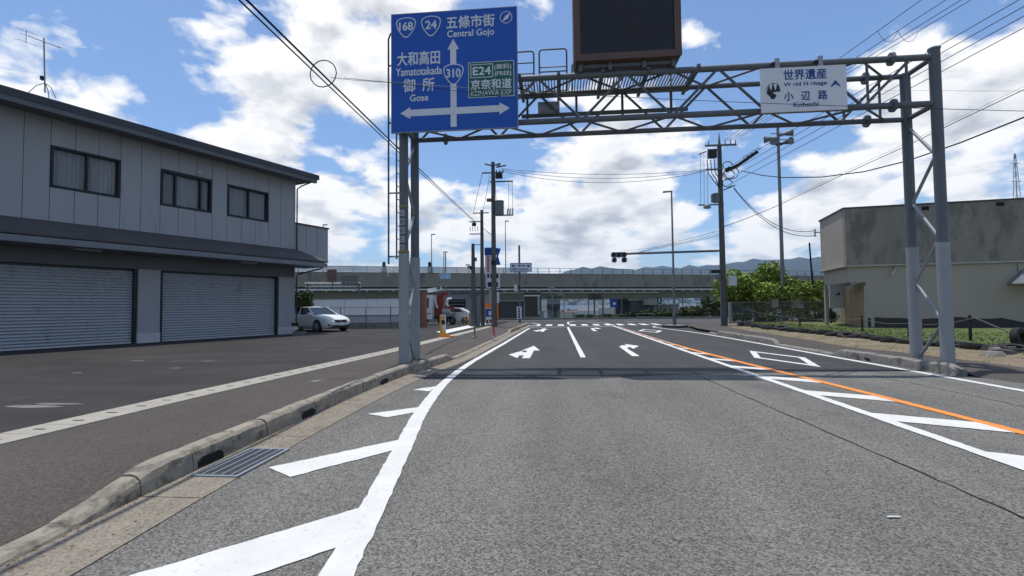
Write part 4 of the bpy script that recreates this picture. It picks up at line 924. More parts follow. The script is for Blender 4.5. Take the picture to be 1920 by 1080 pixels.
for k in range(3): MB().box(x0+.6+1.3*k, x0+1.5+1.3*k, 117.95, 117.99, z1-1.7, z1-.9).build('window', 'pane', o)
# signals and signs beyond the junction
def post_sign(name, label, cat, px, yb, yt, Y, r, mpost='polegrey', base=None, group=None):
    b = at(px, yb, Y); zb = terrain(b.x, Y) if base is None else base; t = at(px, yt, Y).z; o = thing(name, label, cat, (b.x, Y, zb), group)
    MB().tube([(b.x, Y, zb-.05), (b.x, Y, t)], r, 8).build('post', mpost, o, smooth=True); return o, b.x, t
def signal_head(parent, x, y, z, n=3, s=.33, face=-1, m='grey'):
    h = MB().cbox(x-n*s/2, x+n*s/2, y-.10, y+.10, z-s/2, z+s/2, s*.22).build('signal_head', m, parent)
    for k in range(n):
        cx = x-n*s/2+s*(k+.5)
        l = MB().ring([(0, -.125), (s*.38, -.115), (s*.40, -.1), (0, -.1)], (cx, y, z), 'y', 14).build('lens', 'black', h)
        MB().tube([(cx+s*.42*math.cos(a), y-.10, z+s*.42*math.sin(a)) for a in [.1+.294*q for q in range(11)]], .012, 5).build('visor', 'black', h)
    return h
o, x, t = post_sign('traffic_signal', 'far traffic signal on a thin post in front of the grey shop', 'traffic signal', 1036, 600, 538, 57, .06, base=-.1); signal_head(o, x-.1, 57-.12, t-.15, 3, .27, m='signwhite')
o, x, t = post_sign('traffic_signal', 'small far traffic signal hanging low under the viaduct', 'traffic signal', 1058, 600, 548, 64, .06); signal_head(o, x-.35, 64-.12, t-.2, 3, .27, m='signwhite')
o, x, t = post_sign('direction_sign', 'small blue direction sign on a post beyond the junction', 'road sign', 1152, 598, 560, 60, .06)
MB().box(x-.5, x+.4, 59.85, 59.92, t-1.05, t).build('panel', 'bluepl', o); MB().box(x-.15, x+.15, 59.84, 59.849, t-.75, t-.45).build('symbol', 'signwhite', o)
for (px, y0, col, lab) in ((1115, 545, 'brownwall', 'tall dark post with a brown board under the viaduct'), (1131, 548, 'fencepost', 'plain dark steel post under the viaduct beside the brown board')):
    o, x, t = post_sign('steel_post', lab, 'post', px, 600, y0, 66, .11, 'fencepost')
    if col == 'brownwall': MB().box(x-.8, x+.9, 65.8, 65.88, t-1.2, t-.35).build('board', 'brownwall', o)
for (px, Y) in ((1104, 70), (1166, 68), (1281, 63)):
    o, x, t = post_sign('slim_post', 'slim dark post standing on the bank past the junction', 'post', px, 600, 552, Y, .07, 'fencepost', group='slim posts on the bank')
x, z = at(1236, 562, 75).x, at(1236, 557, 75).z
o = thing('green_sign', 'small green road sign beside the viaduct pier', 'road sign', (x, 75, terrain(x, 75))); MB().tube([(x, 75, terrain(x, 75)), (x, 75, z)], .06, 8).build('post', 'polegrey', o); MB().box(x-.35, x+.35, 74.9, 74.94, z-1, z).build('panel', 'signgreen', o); MB().box(x-.06, x+.06, 74.89, 74.899, z-.8, z-.2).build('mark', 'signwhite', o)
# guard rail on the bank right of the pier
gd = thing('guard_rail', 'low grey pipe guard rail on the brushy bank under the viaduct', 'guard rail', (at(1195, 590, 62).x, 62, terrain(10, 62)))
xa, xb = at(1195, 590, 62).x, at(1350, 590, 62).x
for k in range(8): x = xa+(xb-xa)*k/7; MB().tube([(x, 62, terrain(x, 62)-.1), (x, 62, .55)], .04, 6).build('post', 'polegrey', gd)
for z in (.5, .1): MB().tube([(xa, 62, z), (xb, 62, z)], .035, 6).build('rail', 'polegrey', gd)
# ---------------------------------------------------------------- the town in the valley
hm = {}
def house_proto(w, d, h, wall, roof):
    o = thing('house', None, None)
    MB().box(-w/2, w/2, -d/2, d/2, -2, h).build('wall', wall, o)
    MB().prism([(-w/2-.5, -d/2-.5, h), (-w/2-.5, d/2+.5, h), (-w/2-.5, 0, h+d*.28)], (w+1, 0, 0)).build('roof', roof, o); return o
protos = [house_proto(11, 8, 5.6, 'housewhite', 'roofgrey'), house_proto(9, 8, 5.2, 'housecream', 'roofbrown'), house_proto(22, 14, 7, 'housewhite', 'roofblue'), house_proto(14, 10, 8.5, 'housecream', 'roofgrey'), house_proto(34, 12, 6, 'housewhite', 'roofgrey')]
labs = ['small white house with a grey roof in the valley town', 'small cream house with a brown roof in the valley town', 'broad white shed with a blue roof in the valley town', 'tall cream block with a grey roof in the valley town', 'long white hall with a grey roof in the valley town']
rnd = random.Random(5); spots = []
for k in range(280):
    y = rnd.choice((rnd.uniform(560, 1200), rnd.uniform(1000, 2500)))
    px = rnd.choice((rnd.uniform(1045, 1182), rnd.uniform(1045, 1182), rnd.uniform(1230, 1370))); x = at(px, 570, y).x; i = rnd.choices(range(5), (5, 4, 2, 1.5, 1.2))[0]
    spots.append((x, y, i))
used = set()
for (x, y, i) in spots:
    o = protos[i] if i not in used else copy_tree(protos[i]); used.add(i); o.location = (x, y, terrain(x, y)); o.rotation_euler[2] = rnd.uniform(-.7, .7); sc_ = rnd.uniform(.9, 1.25)*(1 if y < 1300 else 1.5); o.scale = (sc_, sc_, sc_)
    tag(o, labs[i], 'house', 'houses of the town in the valley')
# ---------------------------------------------------------------- vegetation
mb = MB()
for k in range(2600):                     # far woods between the houses
    y = rnd.uniform(600, 2700); px = rnd.choice((rnd.uniform(1030, 1190), rnd.uniform(1225, 1380))); x = at(px, 570, y).x
    if math.sin(x*.021+y*.006)+math.sin(y*.017-x*.008) < .1: continue
    z = terrain(x, y); r = rnd.uniform(4, 8)*(1 if y < 1500 else 1.5); h = r*rnd.uniform(1.0, 1.7); a0_ = rnd.uniform(0, 6)
    ring_ = [(x+r*math.cos(a0_+a*1.047)*rnd.uniform(.7, 1.1), y+r*math.sin(a0_+a*1.047), z+h*rnd.uniform(.35, .6)) for a in range(6)]
    i = len(mb.v); mb.v += [Vector(p) for p in ring_]+[Vector((x+rnd.uniform(-1, 1), y, z+h)), Vector((x, y, z-2))]
    for q in range(6): mb.f += [(i+q, i+(q+1) % 6, i+6), (i+(q+1) % 6, i+q, i+7)]
tag(mb.build('woodland', 'hill'), 'dark woods scattered through the valley town', 'woods', kind='stuff')
def foliage(mb, c, rx, ry, rz, n, size, seed=0, lobes=9, flat_=.0):
    rr = random.Random(seed); lob = []
    for k in range(lobes):
        a = rr.uniform(0, 6.28); e = rr.uniform(-.7, 1.0); q = rr.uniform(.45, .82); lob.append((Vector((c[0]+rx*q*math.cos(a)*math.cos(e), c[1]+ry*q*math.sin(a)*math.cos(e), c[2]+rz*q*math.sin(e))), rr.uniform(.26, .48)))
    lob.append((Vector(c), .5))
    for k in range(n):
        lc, lr = rr.choice(lob); v = Vector((rr.gauss(0, 1), rr.gauss(0, 1), rr.gauss(0, 1))).normalized()*(rr.random()**.4); p = lc+Vector((v.x*rx*lr, v.y*ry*lr, v.z*rz*lr))
        s = size*rr.uniform(.55, 1.3); d1 = Vector((rr.gauss(0, 1), rr.gauss(0, 1), rr.gauss(0, .6))).normalized()*s; d2 = d1.cross(Vector((rr.gauss(0, 1), rr.gauss(0, 1), rr.gauss(0, 1)))).normalized()*s*.55
        mb.quadpts([p-d1, p+d2, p+d1*1.1, p-d2])
    return lob
def tree(name, label, cat, base, c, r, n, size, leaf, seed, trunk=.12, group=None, lobes=10):
    o = thing(name, label, cat, tuple(base), group); mb = MB(); lob = foliage(mb, c, *r, n, size, seed, lobes); 
    tk = MB().tube([Vector(base)-Vector((0, 0, .1)), Vector(base).lerp(Vector(c), .45)+Vector((.05, 0, 0)), Vector(c)], trunk, 8, r1=trunk*.5).build('trunk', 'bark', o, smooth=True)
    for (lc, _) in lob[:6]: MB().tube([Vector(base).lerp(Vector(c), .55), lc], trunk*.35, 6, r1=trunk*.12).build('limb', 'bark', tk)
    mb.build('crown', leaf, o); return o
b = Vector((15.2, 41, .1)); c = at(1415, 552, 41)
tree('broadleaf_tree', 'rounded bright green tree behind the chain-link fence, next to the pole', 'tree', (c.x, 41, .05), (c.x, 41, c.z+.1), (2.95, 2.3, 2.5), 13000, .15, 'leaf', 11, .14, lobes=26)
c = at(1500, 562, 40)
tree('broadleaf_tree', 'lower bushy green tree between the speaker pole and the tan building', 'tree', (c.x, 40, .05), (c.x, 40, c.z), (2.9, 1.8, 2.0), 11000, .14, 'leaf', 12, .11, lobes=24)
for k, (px, py, Y, rx, rz, lf, lab) in enumerate(((1335, 575, 58, 1.9, 2.1, 'leaf_dry', 'tall olive brush clump left of the large utility pole'), (1300, 586, 60, 2.2, 1.4, 'leaf_dry', 'olive brush on the bank behind the street lamp'), (1250, 592, 61, 2.4, .9, 'leaf_dark', 'low dark brush on the bank by the pier'), (1205, 592, 64, 2.2, 1.1, 'leaf_dark', 'low dark brush at the foot of the viaduct pier'), (1150, 594, 66, 2.5, .8, 'leaf_dry', 'low olive brush below the small blue sign'), (1095, 595, 70, 3.0, .8, 'leaf_dark', 'low dark brush below the brown board'))):
    c = at(px, py, Y); zb = terrain(c.x, Y); o = thing('brush_clump', lab, 'bush', (c.x, Y, zb)); mb = MB(); foliage(mb, (c.x, Y, c.z-.2), rx, 1.2, rz, 1500, .2, 40+k); mb.build('foliage', lf, o)
    MB().tube([(c.x, Y, zb-.1), (c.x, Y, c.z)], .07, 6).build('stem', 'bark', o)
for k, (px, py, Y, rx, rz, lab) in enumerate(((1395, 595, 37.8, .9, .6, 'dark shrub at the fence end beside the large pole'), (1440, 598, 37.6, .9, .5, 'dark shrub inside the fence left of the speaker pole'), (1508, 596, 36.8, .8, .55, 'dark shrub inside the fence right of the speaker pole'), (1550, 594, 36.4, .7, .6, 'flowering dark shrub in the fence corner by the porch'))):
    c = at(px, py, Y); o = thing('shrub', lab, 'shrub', (c.x, Y, .12)); mb = MB(); foliage(mb, (c.x, Y, c.z), rx, .5, rz, 1300, .085, 60+k); mb.build('foliage', 'leaf_dark', o); MB().tube([(c.x, Y, .05), (c.x, Y, c.z)], .03, 6).build('stem', 'bark', o)
c = at(556, 575, 27.2)
o = thing('shrub', 'dark green shrub between the shuttered building and the white sedan', 'shrub', (c.x-.3, 28.2, LOTZ)); mb = MB(); foliage(mb, (c.x-.3, 28.2, c.z+.1), .75, .7, 1.05, 2200, .08, 77, 10); mb.build('foliage', 'leaf_dark', o); MB().tube([(c.x-.3, 28.2, LOTZ), (c.x-.3, 28.2, c.z+.3)], .04, 6).build('stem', 'bark', o)
# trees on the skyline over the viaduct parapet
for px, pt in ((720, 492), (806, 492)):
    Y = 150; c = at(px, 508, Y); t = at(px, pt, Y).z; zb = terrain(c.x, Y)
    o = thing('conifer', 'dark pointed tree top showing above the viaduct screens', 'tree', (c.x, Y, zb), 'tree tops over the viaduct'); MB().tube([(c.x, Y, zb), (c.x, Y, t)], .4, 6, r1=.05).build('trunk', 'bark', o); mb = MB()
    for q in range(900): u = random.random(); z = zb+5+(t-zb-5)*u; r = (1-u)*3.2+.15; a = random.uniform(0, 6.28); q_ = random.random()**.5*r; mb.quadpts([(c.x+q_*math.cos(a)+random.uniform(-.5, .5), Y+q_*math.sin(a), z+random.uniform(-.4, .4)) for w in range(3)])
    mb.build('crown', 'leaf_dark', o)
# ================================================================== VEHICLES
def wheel(parent, x, y, r, w=.2):
    t = MB().ring([(r*.62, -w/2), (r*.93, -w/2), (r, -w*.3), (r, w*.3), (r*.93, w/2), (r*.62, w/2)], (x, y, r), 'y', 22).build('wheel', 'tyre', parent, smooth=True)
    rim = MB().ring([(.0, -w*.42), (r*.16, -w*.46), (r*.6, -w*.36), (r*.64, -w*.5), (r*.64, w*.4), (0, w*.4)], (x, y, r), 'y', 20).build('rim', 'galv', t, smooth=True)
    for k in range(5):
        a = k*1.2566; yy_ = y-w*.49 if y < 0 else y+w*.49
        MB().bar((x+r*.12*math.cos(a), yy_, r+r*.12*math.sin(a)), (x+r*.6*math.cos(a), yy_, r+r*.6*math.sin(a)), r*.14, .02, (0, 1, 0)).build('spoke', 'chrome', t)
car = thing('sedan', 'pearl white four-door sedan parked beyond the shuttered building', 'car', (0, 0, 0))
st_ = [(-2.38, .62, .45, .80), (-2.3, .80, .30, .97), (-1.9, .86, .24, 1.04), (-1.2, .89, .21, 1.0), (-.3, .90, .20, .97), (.6, .90, .20, .96), (1.15, .89, .20, .95), (1.6, .87, .20, .88), (2.0, .82, .22, .79), (2.25, .70, .28, .70), (2.38, .50, .36, .60)]
mb = MB(); sec = 11
for (x, w, b_, t_) in st_:
    hs = [(0, b_), (w*.88, b_), (w*.98, b_+.12), (w, (b_+t_)/2), (w*.965, t_-.07), (w*.86, t_), (0, t_+.025)]
    full = hs[:6]+[hs[6]]+[(-a, z) for a, z in hs[5:0:-1]]
    mb.v += [Vector((x, a, z)) for a, z in full]
n = 12
for k in range(len(st_)-1):
    for q in range(n): mb.f.append((k*n+q, (k+1)*n+q, (k+1)*n+(q+1) % n, k*n+(q+1) % n))
mb.f.append(tuple(range(n))); mb.f.append(tuple(range((len(st_)-1)*n, len(st_)*n))[::-1])
body = mb.build('body', 'carwhite', car, smooth=True)
MB().hexa([(-2.12, -.74, .97), (.92, -.74, .93), (.92, .74, .93), (-2.12, .74, .97), (-1.40, -.58, 1.40), (.02, -.58, 1.40), (.02, .58, 1.40), (-1.40, .58, 1.40)]).build('glasshouse', 'carglass', car)
mb = MB(); rs = [(-1.55, .56, 1.36), (-1.3, .60, 1.415), (-.7, .615, 1.445), (-.15, .61, 1.435), (.09, .585, 1.395)]
for (x, w, z) in rs: mb.v += [Vector((x, a*w, z-.035*abs(a)**3*1.4)) for a in (-1, -.8, -.4, 0, .4, .8, 1)]
for k in range(4):
    for q in range(6): mb.f.append((k*7+q, (k+1)*7+q, (k+1)*7+q+1, k*7+q+1))
mb.build('roof', 'carwhite', car, smooth=True)
for s in (-1, 1):
    for (a, b, w) in (((.94, .765, .93), (.06, .60, 1.40), .07), ((-.55, .775, .96), (-.6, .615, 1.40), .06), ((-2.05, .755, .98), (-1.42, .60, 1.39), .17)): MB().bar((a[0], a[1]*s, a[2]), (b[0], b[1]*s, b[2]), w, .045, (0, 1, 0)).build('pillar', 'carwhite', car)
    MB().box(.55, .75, .86*s-.11, .86*s+.11, .95, 1.09).build('mirror', 'carwhite', car)
    MB().hexa([(2.02, .62*s-.19, .60), (2.26, .55*s-.13, .58), (2.20, .55*s+.15, .58), (1.92, .62*s+.20, .62), (1.98, .62*s-.19, .74), (2.18, .55*s-.13, .68), (2.10, .55*s+.15, .69), (1.82, .62*s+.215, .745)]).build('headlight', 'lens', car)
    MB().box(2.18, 2.30, .58*s-.13, .58*s+.10, .36, .43).build('fog_light', 'black', car)
    for x in (1.40, -1.36):
        MB().ring([(.30, -.02), (.37, -.02), (.37, .02), (.30, .02)], (x, .885*s, .335), 'y', 20).build('arch', 'black', body); wheel(car, x, .80*s, .325)
    MB().box(-1.9, 1.1, .895*s-.012, .895*s+.012, .36, .40).build('side_trim', 'carwhite', car)
    for x in (-.35, -1.25): MB().box(x, x+.2, .90*s-.02, .90*s+.02, .80, .83).build('door_handle', 'chrome', car)
MB().hexa([(2.34, -.40, .53), (2.41, -.36, .53), (2.41, .36, .53), (2.34, .40, .53), (2.22, -.46, .685), (2.36, -.40, .675), (2.36, .40, .675), (2.22, .46, .685)]).build('grille', 'black', car)
MB().box(2.375, 2.41, -.55, .55, .27, .38).build('lower_intake', 'black', car)
MB().box(2.40, 2.425, -.165, .165, .36, .50).build('number_plate', 'signwhite', car)
MB().box(2.385, 2.41, -.06, .06, .57, .63).build('badge', 'chrome', car)
car.location = (-14.25, 27.95, LOTZ); car.rotation_euler[2] = R_(-30)
# pots at the building corner
for (px, py, h, m, lab) in ((553, 627, .42, 'whiteeq', 'slim white plant pot at the shuttered building\'s corner'), (561, 629, .2, 'pot', 'low grey planter box beside the slim white pot')):
    p = g(px, py, LOTZ); o = thing('planter', lab, 'planter', tuple(p))
    if h > .3: MB().ring([(0, 0), (.11, 0), (.14, h), (.12, h), (.1, .05), (0, .05)], p, 'z', 14).build('pot', m, o)
    else: MB().hexa([(p.x-.24, p.y-.13, p.z), (p.x+.24, p.y-.13, p.z), (p.x+.24, p.y+.13, p.z), (p.x-.24, p.y+.13, p.z), (p.x-.29, p.y-.16, p.z+h), (p.x+.29, p.y-.16, p.z+h), (p.x+.29, p.y+.16, p.z+h), (p.x-.29, p.y+.16, p.z+h)]).build('pot', m, o)
    mb = MB(); foliage(mb, (p.x, p.y, p.z+h+.08), .22, .15, .14, 160, .05, int(px)); mb.build('foliage', 'leaf_dark', o)
# white panel wall with railing in front
wl = thing('panel_wall', 'long white steel panel wall behind the white sedan', 'wall', (-15, 36, LOTZ)); zt = at(660, 561, 36).z
xa, xb = at(520, 562, 36).x, at(775, 562, 36).x; n = 6
for k in range(n):
    a = xa+(xb-xa)*k/n; b = xa+(xb-xa)*(k+1)/n
    MB().box(a+.015, b-.015, 36, 36.15, .95, zt).build('panel', 'wallwhite', wl); MB().box(a+.015, b-.015, 36.02, 36.15, LOTZ, .94).build('lower_panel', 'plinth', wl)
MB().box(xa, xb, 35.97, 36.2, zt+.002, zt+.06).build('cap', 'galv', wl); MB().box(xa, xb, 35.98, 36.0, .90, .97).build('waist_rail', 'galv_dark', wl)
rw = thing('railing', 'grey pipe railing on a low concrete wall behind the sedan', 'railing', (-12, 30.5, LOTZ)); ry = 30.6
xa, xb = at(535, 600, ry).x, at(782, 600, ry).x
MB().box(xa, xb, ry, ry+.18, LOTZ-.05, .58).build('low_wall', 'concrete_grey', rw)
for k in range(6): x = at(545+47*k, 590, ry).x; MB().tube([(x, ry-.03, LOTZ), (x, ry-.03, at(650, 577, ry).z)], .025, 6).build('post', 'galv_dark', rw)
MB().tube([(xa, ry-.03, at(650, 577, ry).z), (xb, ry-.03, at(650, 577, ry).z)], .025, 6).build('rail', 'galv_dark', rw); MB().tube([(at(690, 590, ry).x, ry-.03, .98), (xb, ry-.03, .98)], .02, 6).build('rail', 'galv_dark', rw)
# second overhead frame with brown board by the viaduct (left)
fo = thing('overhead_gantry', 'pipe truss gantry carrying a brown board before the viaduct', 'gantry', (at(640, 540, 62).x, 62, -.3))
for py in (531, 537.5, 544): a = at(572, py, 62); b = at(676, py, 62); MB().tube([a, b], .09, 6).build('chord', 'vpipe', fo)
for k in range(9): a = at(575+12*k, 532, 62); b = at(581+12*k, 543, 62); MB().tube([a, b], .05, 5).build('lacing', 'galv', fo)
for px in (577, 673): a = at(px, 531, 62); MB().tube([(a.x, 62, -.5), a], .16, 8).build('post', 'galv_dark', fo)
a = at(614, 529, 61.8); b = at(631, 505, 61.8); bd_ = MB().box(a.x, b.x, 61.7, 61.85, a.z, b.z).build('board', 'boardbrown', fo); MB().tube([((a.x+b.x)/2, 61.95, a.z-1), ((a.x+b.x)/2, 61.95, b.z)], .07, 6).build('board_post', 'galv_dark', fo)
a = at(640, 535, 61.8); b = at(672, 516, 61.8)
for i in range(4):
    for j in range(3): w = (b.x-a.x)/4; h = (b.z-a.z)/3; MB().box(a.x+w*i+.04, a.x+w*(i+1)-.04, 61.7, 61.8, a.z+h*j+.05, a.z+h*(j+1)-.05).build('rear_panel', 'galv_dark', fo)
# red-brown gate pillar
p = g(788.5, 614, LOTZ); h = hz(788.5, 546, p)
o = thing('gate_pillar', 'tall red-brown gate pillar with its shaded flank coloured dark beside the crane truck', 'pillar', tuple(p)); MB().box(p.x+.03, p.x+.30, p.y, p.y+.5, LOTZ-.02, h).build('shaft', 'brick', o); MB().box(p.x-.28, p.x+.025, p.y+.02, p.y+.5, LOTZ-.02, h-.03).build('shaded_flank', 'brownwall', o); MB().box(p.x-.31, p.x+.33, p.y-.03, p.y+.53, h+.002, h+.06).build('cap', 'boardbrown', o)  # flank coloured darker to stand for the pillar's shaded side
# crane truck
ty = 37.0
A = lambda px, py, Y=ty: at(px, py, Y)
tr = thing('crane_truck', 'white truck with a red and white loader crane', 'truck', (A(830, 610).x, ty, LOTZ))
zf = LOTZ
c0, c1 = A(791, 600).x, A(817, 600).x
MB().prism([(c0-.25, ty-1.0, zf+.45), (c1, ty-1.0, zf+.45), (c1, ty-1.0, zf+2.25), (c0+.25, ty-1.0, zf+2.3), (c0-.2, ty-1.0, zf+1.4)], (0, 1.9, 0)).build('cab', 'carwhite', tr)
MB().prism([(c0-.05, ty-1.02, zf+1.35), (c1-.28, ty-1.02, zf+1.30), (c1-.25, ty-1.02, zf+2.05), (c0+.25, ty-1.02, zf+2.08)], (0, .015, 0)).build('side_window', 'carglass', tr)
MB().box(c0+.1, c1-.1, ty-1.03, ty-1.01, zf+.85, zf+.9).build('door_handle', 'black', tr); MB().prism([(c0-.0, ty-1.025, zf+.5), (c0+.35, ty-1.025, zf+.5), (c0+.25, ty-1.025, zf+1.2), (c0, ty-1.025, zf+1.2)], (0, .01, 0)).build('lower_window', 'carglass', tr)
b0, b1 = c1+.02, A(850, 600).x
MB().box(c1-.05, b1, ty-.45, ty+.45, zf+.45, zf+.62).build('chassis', 'black', tr); MB().box(c1+.75, b1, ty-1.0, ty+.95, zf+.8, zf+.95).build('flatbed', 'galv', tr)
for k in range(4): x = c1+.8+(b1-c1-.9)*k/3; MB().box(x, x+.06, ty-1.03, ty-1.001, zf+.62, zf+1.25).build('stake', 'galv', tr)
MB().box(c1+.75, b1, ty-1.02, ty-1.0, zf+1.0, zf+1.2).build('side_board', 'whiteeq', tr)
cx = c1+.35
MB().box(cx-.28, cx+.28, ty-.4, ty+.4, zf+.63, zf+1.35).build('crane_base', 'red', tr); MB().box(cx-.20, cx+.30, ty-.3, ty+.3, zf+1.36, zf+2.25).build('crane_column', 'red', tr)
MB().bar((cx-.1, ty-.25, zf+2.2), (cx+.75, ty-.25, zf+2.4), .22, .22).build('boom', 'red', tr); MB().bar((cx-.9, ty-.2, zf+2.62), (cx+.15, ty-.2, zf+2.75), .26, .28).build('boom_tip', 'carwhite', tr); MB().bar((cx-.1, ty-.2, zf+2.7), (cx+.05, ty-.2, zf+3.0), .35, .25).build('winch', 'grey', tr)
MB().tube([(cx+.8, ty-.45, zf+1.3), (cx+.6, ty-.45, zf+1.6), (cx+.7, ty-.45, zf+1.95), (cx+1.0, ty-.45, zf+2.0)], .09, 8).build('hook_arm', 'carwhite', tr)
MB().box(cx+.5, cx+1.2, ty-.6, ty-.3, zf+1.15, zf+1.4).build('outrigger_box', 'red', tr); MB().bar((cx-.3, ty-.62, zf+2.2), (cx-.05, ty-.62, zf+1.25), .1, .04, (0, 1, 0)).build('white_strut', 'carwhite', tr)
for x in (c0+.35, b1-.6): wheel(tr, x, 0, .40, .26)
for w in [c for c in tr.children if c.name.startswith('wheel')]: w.location.y += 0
for w in tr.children:
    if w.name.startswith('wheel'): w.location = Vector(w.location)+Vector((0, ty-.86, zf))
# white van nose, parked behind
x0, x1 = A(842, 600, 38.6).x, A(884, 600, 38.6).x
vn_ = thing('parked_van', 'low white van parked behind the crane truck', 'van', ((x0+x1)/2, 38.6, LOTZ)); w = x1-x0
MB().prism([(x0, 38, LOTZ+.25), (x1, 38, LOTZ+.25), (x1, 38, LOTZ+.75), (x1-.2, 38, LOTZ+.95), (x0+w*.55, 38, LOTZ+1.25), (x0+.1, 38, LOTZ+1.3), (x0, 38, LOTZ+.9)], (0, 1.5, 0)).build('body', 'carwhite', vn_)
MB().prism([(x0+.25, 37.985, LOTZ+.95), (x0+w*.7, 37.985, LOTZ+.95), (x0+w*.52, 37.985, LOTZ+1.2), (x0+.25, 37.985, LOTZ+1.22)], (0, .012, 0)).build('side_window', 'carglass', vn_)
for x in (x0+.4, x1-.4):
    wheel(vn_, x, 0, .28, .18)
for c in vn_.children:
    if c.name.startswith('wheel'): c.location = Vector(c.location)+Vector((0, 38.02, LOTZ))
# grey depot behind the truck
x0, x1, z0, z1 = pxbox(800, 902, 549, 606, 46)
o = bldg('depot', 'grey metal depot with a dark open bay behind the crane truck', 'building', x0, x1, 46, 54, -.1, z1, 'wallgrey', .2, 'roofgrey')
a, b = at(842, 588, 45.98), at(873, 561, 45.98); MB().box(a.x, b.x, 45.93, 45.98, a.z, b.z).build('open_bay', 'dark', o)
for k in range(4): z = a.z+.25+.3*k; MB().box(a.x+.05, b.x-.05, 45.9, 45.925, z, z+.05).build('bay_rail', 'wallgrey', o)
# grey roadside kiosk beside the short pole
p = g(881, 613, LOTZ); a = at(874, 612, p.y); b = at(891, 553, p.y)
o = thing('equipment_kiosk', 'tall grey equipment kiosk behind the short utility pole', 'kiosk', (a.x, p.y+1.5, LOTZ)); MB().box(a.x, b.x, p.y+1.15, p.y+2.0, LOTZ-.02, b.z).build('cabinet', 'grey', o); MB().box(a.x-.05, b.x+.05, p.y+1.1, p.y+2.05, b.z+.002, b.z+.06).build('roof', 'galv_dark', o); MB().box(a.x+.08, (a.x+b.x)/2-.02, p.y+1.135, p.y+1.149, .4, b.z-.15).build('door', 'galv', o)
for k in range(3):
    q = g(871+6*k, 608+k, LOTZ); o = thing('bumper_post', 'short yellow bumper post by the grey kiosk', 'bollard', tuple(q), 'yellow bumper posts'); MB().tube([q, q+Vector((0, 0, .52)), q+Vector((.06, 0, .58))], .05, 8).build('tube', 'orangeyel', o, smooth=True); MB().tube([q+Vector((0, 0, .2)), q+Vector((0, 0, .32))], .053, 8).build('band', 'black', o)
# orange kerb-end guard
q = g(832, 632, LOTZ)
o = thing('lane_guard', 'orange-footed guard panel at the depot driveway mouth', 'barrier', tuple(q)); MB().box(q.x-.14, q.x+.10, q.y-.02, q.y+.02, LOTZ+.1, LOTZ+.98).build('panel', 'signwhite', o)
MB().box(q.x-.10, q.x+.06, q.y-.027, q.y-.021, LOTZ+.55, LOTZ+.75).build('panel_print', 'letter_black', o); MB().box(q.x-.10, q.x+.06, q.y-.027, q.y-.021, LOTZ+.78, LOTZ+.92).build('panel_print', 'orangeyel', o)
MB().prism([(q.x-.16, q.y-.06, LOTZ), (q.x+.38, q.y-.06, LOTZ), (q.x+.34, q.y-.06, LOTZ+.06), (q.x+.10, q.y-.06, LOTZ+.16), (q.x-.06, q.y-.06, LOTZ+.36), (q.x-.12, q.y-.06, LOTZ+.95), (q.x-.16, q.y-.06, LOTZ+.95)], (0, .035, 0)).build('foot', 'orangeyel', o); MB().box(q.x-.2, q.x+.45, q.y-.15, q.y+.18, LOTZ, LOTZ+.05).build('base', 'orangepl', o)
for (px, py, h, m, r, lab) in ((890, 632, .52, 'polegrey', .04, 'short grey marker post on the left pavement'), (926, 632, .62, 'letter_red', .035, 'slim red marker post on the left pavement')):
    q = g(px, py, .16); o = thing('marker_post', lab, 'post', tuple(q)); MB().ring([(0, 0), (.13, 0), (.12, .03), (.05, .06), (0, .06)], q, 'z', 14).build('base', 'concrete_grey', o); MB().tube([q, q+Vector((0, 0, h))], r, 10).build('tube', m, o, smooth=True); MB().tube([q+Vector((0, 0, h*.75)), q+Vector((0, 0, h+.02))], r+.012, 10).build('head', 'grey' if m != 'letter_red' else 'boardbrown', o, smooth=True)
# pavement edging of the driveway mouth
d_ = struct(MB().quadpts([g(832, 626, LOTZ+.004), g(915, 607, LOTZ+.004), g(905, 605, LOTZ+.004), g(818, 622, LOTZ+.004)]).build('driveway_kerb', 'paint_far'))
# ---------------------------------------------------------------- shop pylon sign and small signs
Y = 36.5
a0 = at(920, 606, Y)
o = thing('shop_pylon', 'tall shop pylon sign with blue and white panels by the left poles', 'shop sign', (a0.x, Y, LOTZ))
def pb(name, m, x0, x1, y0, y1, d=0, parent=o, Y=Y):
    a, b = at(x0, y1, Y), at(x1, y0, Y); return MB().box(a.x, b.x, Y-.12+d, Y+.12+d*.0, a.z, b.z).build(name, m, parent)
MB().tube([(a0.x+.02, Y, 0), (a0.x+.02, Y, at(920, 520, Y).z)], .13, 10).build('column', 'cream', o, smooth=True)
pn = pb('banner_panel', 'signwhite', 910, 927, 464, 517); pb('blue_head', 'bluepl', 909, 927.5, 465, 479, -.02, pn)
for k in range(6): pb('red_character', 'letter_red', 913.5+(.5 if k % 2 else 0), 918, 481+5*k, 484.5+5*k, -.015, pn)
A_ = [at(x, y, Y-.14) for x, y in ((927, 464), (938.5, 466), (933.5, 480), (938, 496), (927, 497), (931, 480))]
MB().prism([(p.x, Y-.1, p.z) for p in A_], (0, .16, 0)).build('blue_pennant', 'bluepl', o)
pn = pb('lower_panel', 'signwhite', 912, 937, 512, 540, -.01)
for (x0, x1, y0, y1) in ((914, 918, 514, 521), (920, 935, 513, 522), (915, 934, 529, 538)): pb('black_print', 'letter_black', x0, x1, y0, y1, -.025, pn)
p = g(919, 612, .16); Y2 = p.y
o = thing('shop_stand_sign', 'low orange and blue stand sign below the pylon', 'shop sign', (p.x, Y2, LOTZ))
